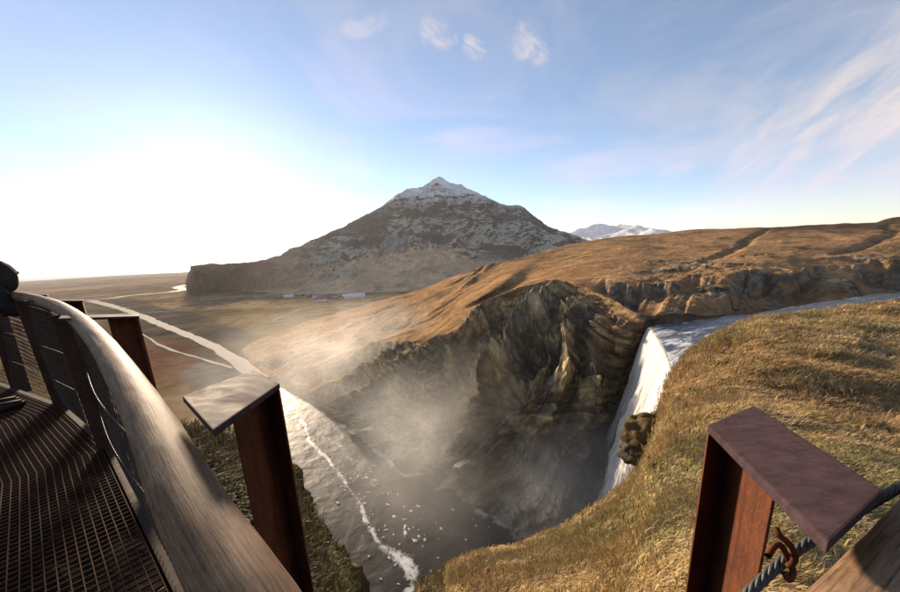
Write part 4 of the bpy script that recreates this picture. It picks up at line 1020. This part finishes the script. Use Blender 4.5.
deck = empty('grating_deck', (-3, 2, DZ)); tag(deck, 'dark rusty steel grating floor of the viewing platform inside the railing', 'deck')
bpy.context.view_layer.update()
def dp(o):
    o.parent = deck; o.matrix_parent_inverse = Matrix.Translation(Vector((3, -2, -DZ))); return o
def box_between(a, b, hw, z0, z1):
    a, b = np.asarray(a, float), np.asarray(b, float); t = (b - a) / (np.linalg.norm(b - a) + 1e-9); nn = np.array([-t[1], t[0]]) * hw
    V = [np.r_[p, z] for z in (z0, z1) for p in (a - nn, b - nn, b + nn, a + nn)]
    Fq = np.array([(3, 2, 1, 0), (4, 5, 6, 7), (0, 1, 5, 4), (1, 2, 6, 5), (2, 3, 7, 6), (3, 0, 4, 7)])
    return np.array(V), Fq
def build_deck():
    D5 = DECK[:6]
    J = Join()
    offs = np.arange(.05, 3.0, .040)
    for d in offs:
        L = offset_line(D5, IN * d)
        for a, b in zip(L[:-1], L[1:]):
            if np.linalg.norm(b - a) > .02: J.add(*box_between(a, b, .0022, DZ - .032, DZ))
    dp(J.build('bearing_bars', M_GRATE, False))['kind'] = 'stuff'
    J = Join()
    O0, O1 = offset_line(D5, IN * .05), offset_line(D5, IN * 2.98)
    for i in range(len(D5) - 1):
        n = int(np.linalg.norm(D5[i + 1] - D5[i]) / .05)
        for f in np.arange(.5, n) / n:
            a = O0[i] * (1 - f) + O0[i + 1] * f; b = O1[i] * (1 - f) + O1[i + 1] * f
            J.add(*box_between(a, b, .0022, DZ - .014, DZ - .0015))
    dp(J.build('cross_rods', M_GRATE, False))['kind'] = 'stuff'
    # edge beam and joists carrying the grating
    E0, E1 = offset_line(D5, -IN * .01), offset_line(D5, IN * .035)
    for i in range(len(D5) - 1):
        ring = [np.r_[E0[i], DZ + .004], np.r_[E0[i + 1], DZ + .004], np.r_[E1[i + 1], DZ + .004], np.r_[E1[i], DZ + .004]]
        o = hull_mesh('edge_beam', [p - [0, 0, .16] for p in ring] + ring, M_DARK); dp(o)
    for i in range(1, len(D5) - 1):
        for k, f in enumerate((0, .5)):
            if i == len(D5) - 2 and f: continue
            a = O0[i] * (1 - f) + O0[i + 1] * f; b = O1[i] * (1 - f) + O1[i + 1] * f
            v, q = box_between(a, b, .03, DZ - .17, DZ - .036); dp(mesh_np('joist', v, q, M_DARK, False))
build_deck()

# =================================================================== PERSON at the railing (only the edge of the figure is in frame)
def mat_plain(name, colr, rough=.8, nscale=30, lo=.75, hi=1.25):
    m, nt, bs = mat_new(name); tcn = nt.nodes.new('ShaderNodeTexCoord'); n = node_noise(nt, tcn.outputs['Object'], nscale, 4, .6)
    rgb = nt.nodes.new('ShaderNodeRGB'); rgb.outputs[0].default_value = (*colr, 1)
    nt.links.new(mul(nt, rgb.outputs[0], ramp(nt, n.outputs[0], [(.3, (lo,) * 3), (.7, (hi,) * 3)])), bs.inputs['Base Color']); bs.inputs['Roughness'].default_value = rough; bs.inputs['Specular IOR Level'].default_value = .08
    bump(nt, bs, n.outputs[0], .3, .01); return m
def skin_mesh(name, pts, edges, radii, mat, parent, sub=2, root=0):
    me = bpy.data.meshes.new(name); me.from_pydata([tuple(p) for p in pts], edges, []); me.materials.append(mat)
    o = bpy.data.objects.new(name, me); COL.objects.link(o); o.parent = parent
    md = o.modifiers.new('Skin', 'SKIN'); md.use_smooth_shade = True
    if not me.skin_vertices:
        bpy.context.view_layer.objects.active = o
    sv = me.skin_vertices[0].data if me.skin_vertices else None
    if sv is None:
        return o
    for i, r in enumerate(radii):
        sv[i].radius = r if isinstance(r, tuple) else (r, r); sv[i].use_root = (i == root)
    s = o.modifiers.new('Sub', 'SUBSURF'); s.levels = sub; s.render_levels = sub
    return o
def build_person():
    foot = PZ(-6, 412, DZ); foot[2] = DZ
    root = empty('person', tuple(foot)); tag(root, 'person in a dark padded jacket and hood leaning on the handrail', 'person')
    rz = math.radians(-20); root.rotation_euler = (0, 0, rz); root.scale = (.93, .93, .93)        # local +Y faces out over the rail
    J = [(0, 0, .86), (0, .05, 1.0), (0, .13, 1.17), (0, .22, 1.34), (0, .27, 1.43), (0, .31, 1.49),       # pelvis..neck 0-5
         (.10, .0, .84), (.11, .02, .48), (.12, -.02, .09), (.125, .10, .045), (.13, .19, .035),              # right leg 6-10
         (-.10, .0, .84), (-.11, .03, .48), (-.12, .02, .09), (-.125, .14, .045), (-.13, .23, .035),           # left leg 11-15
         (.17, .22, 1.37), (.25, .29, 1.17), (.20, .50, 1.14), (.14, .58, 1.16),                              # right arm 16-19
         (-.17, .22, 1.37), (-.25, .29, 1.17), (-.20, .50, 1.14), (-.14, .58, 1.16)]                         # left arm 20-23
    J = [(x + .16 * min(1, max(0, (z - .86) / .65)), y, z) for x, y, z in J]      # weight shifted sideways along the rail
    E = [(0, 1), (1, 2), (2, 3), (3, 4), (4, 5), (0, 6), (6, 7), (7, 8), (8, 9), (9, 10), (0, 11), (11, 12), (12, 13), (13, 14), (14, 15), (3, 16), (16, 17), (17, 18), (18, 19), (3, 20), (20, 21), (21, 22), (22, 23)]
    Rr = [(.15, .12), (.155, .125), (.17, .14), (.165, .13), .09, .06, .095, .065, .045, .03, .02, .095, .065, .045, .03, .02, .095, .065, .055, .045, .095, .065, .055, .045]
    skin_mesh('body', J, E, Rr, mat_plain('trousers', (.020, .020, .024)), root)
    # jacket: a slightly larger shell over torso and arms
    jk = [0, 1, 2, 3, 4, 16, 17, 18, 20, 21, 22]; mp = {v: i for i, v in enumerate(jk)}
    Ej = [(mp[a], mp[b]) for a, b in E if a in mp and b in mp]
    rad = [Rr[v] if isinstance(Rr[v], tuple) else (Rr[v], Rr[v]) for v in jk]
    skin_mesh('jacket', [J[v] for v in jk], Ej, [(a + .025, b + .025) for a, b in rad], mat_plain('jacket_cloth', (.022, .020, .022), .7, 14), root)
    hc = np.array((.19, .36, 1.60))
    def lobe(name, c, rx, ry, rz_, mat, seed, amp=.06):
        bm = bmesh.new(); bmesh.ops.create_icosphere(bm, subdivisions=4, radius=1); v = np.array([x.co[:] for x in bm.verts]); f = np.array([[q.index for q in p.verts] for p in bm.faces]); bm.free()
        P = v * (1 + amp * fbm(v * 2.5 + seed, 3, seed))[:, None] * np.array([rx, ry, rz_]) + c
        return mesh_np(name, P, f, mat, True, None, None, root)
    skin = mat_plain('skin', (.42, .25, .18), .55, 20, .92, 1.08)
    head = lobe('head', hc + [0, .02, 0], .074, .092, .115, skin, 3, .02)
    nose = lobe('nose', hc + [0, .115, -.01], .014, .022, .022, skin, 4, .02); nose.parent = head
    for sx in (-1, 1):
        e = lobe('eye', hc + [sx * .03, .098, .022], .011, .009, .008, mat_plain('eye', (.05, .04, .04), .3), 5, 0); e.parent = head
    lobe('mouth', hc + [0, .103, -.05], .024, .009, .006, mat_plain('lip', (.3, .12, .1), .5), 6, 0).parent = head
    lobe('hood', hc + [0, -.02, -.06], .105, .135, .19, mat_plain('hood_cloth', (.024, .021, .021), .8, 14), 9, .10)
    for sx in (-1, 1):
        hp_ = np.array((sx * .13 + .075, .60, 1.165))
        pts = [hp_, hp_ + [0, .05, .0]]; ed = [(0, 1)]; rd = [.032, .036]
        for k in range(4):
            x = -.03 + .02 * k; i = len(pts)
            pts += [hp_ + [x, .09, .012], hp_ + [x, .125, -.004], hp_ + [x, .13 - .004 * abs(k - 1.5), -.035]]; ed += [(1, i), (i, i + 1), (i + 1, i + 2)]; rd += [.0095, .009, .008]
        i = len(pts); pts += [hp_ + [-sx * .035, .035, -.012], hp_ + [-sx * .055, .065, -.03]]; ed += [(0, i), (i, i + 1)]; rd += [.012, .009]
        skin_mesh('hand', pts, ed, rd, skin, root, 1)
    for sx in (.125, -.125):
        bm = bmesh.new(); bmesh.ops.create_cube(bm, size=1)
        oy = .0 if sx > 0 else .04
        for v in bm.verts: v.co = Vector((v.co.x * (.10 if v.co.y < 0 else .085), v.co.y * .29, v.co.z * .10 * (1.15 if v.co.y < 0 else .55))) + Vector((sx, .07 + oy, .052 if v.co.z < 0 else .06))
        for v in bm.verts:
            if v.co.z < .03: v.co.z = .001
        bmesh.ops.bevel(bm, geom=bm.edges[:], offset=.022, segments=3, affect='EDGES')
        me = bpy.data.meshes.new('boot'); bm.to_mesh(me); bm.free(); me.materials.append(mat_plain('boot_leather', (.03, .022, .018), .6, 30))
        o = bpy.data.objects.new('boot', me); COL.objects.link(o); o.parent = root
        for p in me.polygons: p.use_smooth = True
build_person()

# =================================================================== FARM BUILDINGS and trees on the plain
M_WHITE = mat_plain('white_render', (.72, .70, .68), .8, .4, .9, 1.05); M_ROOF_R = mat_plain('red_iron_roof', (.22, .085, .075), .7, .4); M_ROOF_G = mat_plain('grey_iron_roof', (.20, .20, .21), .6, .4); M_ROOF_W = mat_plain('pale_roof', (.66, .66, .67), .6, .4); M_GLASS = mat_plain('window_glass', (.04, .045, .05), .15, .4); M_BROWNW = mat_plain('brown_timber', (.15, .075, .06), .8, .4)
def house(px, py, L, W, H, rot, wall, roof, label, nwin=4):
    p = PZ(px, py, WATER_Z); r = empty('farm_building', (p[0], p[1], WATER_Z + .2)); r.rotation_euler = (0, 0, math.radians(rot)); tag(r, label, 'building')
    a, b = L / 2, W / 2
    hull_mesh('wall', [(-a, -b, -1.5), (a, -b, -1.5), (a, b, -1.5), (-a, b, -1.5), (-a, -b, H), (a, -b, H), (a, b, H), (-a, b, H)], wall, r)
    bm = bmesh.new(); e = .5
    v = [bm.verts.new(q) for q in ((-a - e, -b - e, H + .02), (a + e, -b - e, H + .02), (a + e, b + e, H + .02), (-a - e, b + e, H + .02), (-a - e, 0, H + W * .36), (a + e, 0, H + W * .36))]
    for q in ((0, 1, 5, 4), (2, 3, 4, 5), (1, 2, 5), (3, 0, 4), (3, 2, 1, 0)): bm.faces.new([v[i] for i in q])
    bmesh.ops.recalc_face_normals(bm, faces=bm.faces); me = bpy.data.meshes.new('roof'); bm.to_mesh(me); bm.free(); me.materials.append(roof); o = bpy.data.objects.new('roof', me); COL.objects.link(o); o.parent = r
    for k in range(nwin):
        x = -a + L * (k + .5) / nwin; hull_mesh('window', [(x - .6, -b - .06, H * .35), (x + .6, -b - .06, H * .35), (x + .6, -b + .1, H * .35), (x - .6, -b + .1, H * .35), (x - .6, -b - .06, H * .75), (x + .6, -b - .06, H * .75), (x + .6, -b + .1, H * .75), (x - .6, -b + .1, H * .75)], M_GLASS, r)
house(354, 297.6, 46, 12, 4.5, 6, M_WHITE, M_ROOF_W, 'long low white farm building with pale roof below the mountain', 9)
house(336, 299.2, 14, 9, 4.5, -10, M_BROWNW, M_ROOF_G, 'small dark timber house with grey roof beside the long white building', 3)
house(321, 301.2, 22, 9, 4.2, 4, M_WHITE, M_ROOF_R, 'white farmhouse with dull red roof at the front of the farm', 4)
house(330, 298.6, 18, 9, 4.5, -6, M_BROWNW, M_ROOF_R, 'brown barn with dull red roof behind the white farmhouse', 3)
house(314, 297.8, 9, 8, 5.5, 12, M_WHITE, M_ROOF_R, 'narrow white house with red roof at the edge of the farm', 2)
house(289, 297.2, 22, 8, 3.2, 3, M_WHITE, M_ROOF_W, 'lone low white shed on the pasture away from the farm', 3)
house(388, 301.5, 30, 8, 3.0, 8, M_BROWNW, M_ROOF_R, 'long red-roofed barn at the foot of the brown slope', 4)
M_LEAF = mat_plain('dark_shrub', (.045, .038, .024), .9, .5); M_TRUNK = mat_plain('bark', (.05, .035, .025), .9, 2)
def small_tree(px, py, h, seed, label):
    rng = np.random.default_rng(seed); p = PZ(px, py, WATER_Z); r = empty('farm_tree', (p[0], p[1], WATER_Z)); tag(r, label, 'tree', 'bare dark trees round the farm')
    v, f = tube(np.array([(0, 0, -1.), (.1, 0, h * .3), (0, .1, h * .7)]), .2, 6, radii=[.3, .22, .08]); mesh_np('trunk', v, f, M_TRUNK, True, None, None, r)
    n = 260; d = rng.normal(0, 1, (n, 3)); d /= np.linalg.norm(d, axis=1, keepdims=True); c = d * (rng.uniform(.3, 1, n) ** .5)[:, None] * np.array([h * .42, h * .42, h * .38]) + [0, 0, h * .62]
    a = rng.normal(0, .5, (n, 3)) ; b = rng.normal(0, .5, (n, 3)); V = np.stack([c - a, c + b, c + a, c - b], 1); mesh_np('crown', V, np.arange(n * 4).reshape(n, 4), M_LEAF, False, None, None, r)
for i, (x, y, h) in enumerate([(308, 299, 7), (311, 298.2, 8), (340, 298.4, 6), (343, 299.6, 6), (303.5, 296.5, 5)]):
    small_tree(x, y, h, 900 + i, 'small bare dark tree among the farm buildings')

# =================================================================== SPRAY and HAZE
def mat_volume(name, colr, density, aniso, node=None):
    m = bpy.data.materials.new(name); m.use_nodes = True; nt = m.node_tree; nt.nodes.remove(nt.nodes['Principled BSDF'])
    pv = nt.nodes.new('ShaderNodeVolumePrincipled'); pv.inputs['Color'].default_value = (*colr, 1); pv.inputs['Anisotropy'].default_value = aniso; pv.inputs['Density'].default_value = density
    nt.links.new(pv.outputs[0], nt.nodes['Material Output'].inputs['Volume']); return m, nt, pv
def spray(name, centre, size, dens, label, rot=0, nscale=.05, aniso=.45, cut=.0):
    """ellipsoid of drifting spray, denser in the middle, fading to nothing at its skin"""
    m, nt, pv = mat_volume(name, (.97, .97, .97), dens, aniso); N, L = nt.nodes, nt.links
    tcn = N.new('ShaderNodeTexCoord'); ln = N.new('ShaderNodeVectorMath'); ln.operation = 'LENGTH'; L.new(tcn.outputs['Object'], ln.inputs[0])
    mr = N.new('ShaderNodeMapRange'); mr.interpolation_type = 'SMOOTHSTEP'; L.new(ln.outputs['Value'], mr.inputs[0]); mr.inputs[1].default_value = 1; mr.inputs[2].default_value = 0.1; mr.inputs[3].default_value = 0; mr.inputs[4].default_value = dens
    geo = N.new('ShaderNodeNewGeometry'); n = node_noise(nt, geo.outputs['Position'], nscale, 3, .55, .5)
    mr2 = N.new('ShaderNodeMapRange'); L.new(n.outputs[0], mr2.inputs[0]); mr2.inputs[1].default_value = .35; mr2.inputs[2].default_value = .68; mr2.inputs[3].default_value = .15; mr2.inputs[4].default_value = 1.6
    mm = N.new('ShaderNodeMath'); mm.operation = 'MULTIPLY'; L.new(mr.outputs[0], mm.inputs[0]); L.new(mr2.outputs[0], mm.inputs[1]); L.new(mm.outputs[0], pv.inputs['Density'])
    bm = bmesh.new(); bmesh.ops.create_icosphere(bm, subdivisions=3, radius=1.0); me = bpy.data.meshes.new(name); bm.to_mesh(me); bm.free(); me.materials.append(m)
    o = bpy.data.objects.new(name, me); COL.objects.link(o); o.location = tuple(centre); o.scale = size; o.rotation_euler = (0, 0, rot)
    tag(o, label, 'spray', kind='stuff'); return o
SPRAY = [
    ((36, 88, -72), (30, 26, 34), .10, 'dense white spray boiling at the foot of the waterfall', .3),
    ((5, 112, -66), (62, 50, 40), .017, 'grey spray drifting over the pool from the waterfall', .5),
    ((-62, 190, -58), (90, 70, 46), .006, 'sunlit golden spray drifting down the gorge mouth', .6),
]
for c_, s_, d_, l_, ro in SPRAY: spray('spray', c_, s_, d_, l_, ro)
def build_haze():
    a = 33000.; zb, zt = -95.0, 480.0
    V = np.array([(x, y, z) for z in (zb, zt) for x, y in ((-a, -a), (a, -a), (a, a), (-a, a))]); Fq = np.array([(3, 2, 1, 0), (4, 5, 6, 7), (0, 1, 5, 4), (1, 2, 6, 5), (2, 3, 7, 6), (3, 0, 4, 7)])
    m, nt, pv = mat_volume('haze_air', (.95, .95, .97), 4.5e-5, .2)
    o = mesh_np('haze', V, Fq, m, False); tag(o, 'thin sunlit haze in the air over the plain and mountain', 'haze', kind='stuff')
build_haze()
sc.cycles.volume_step_rate = 3.0; sc.cycles.volume_max_steps = 64
sc.cycles.volume_bounces = 2; sc.cycles.max_bounces = 6; sc.cycles.diffuse_bounces = 3; sc.cycles.transparent_max_bounces = 8
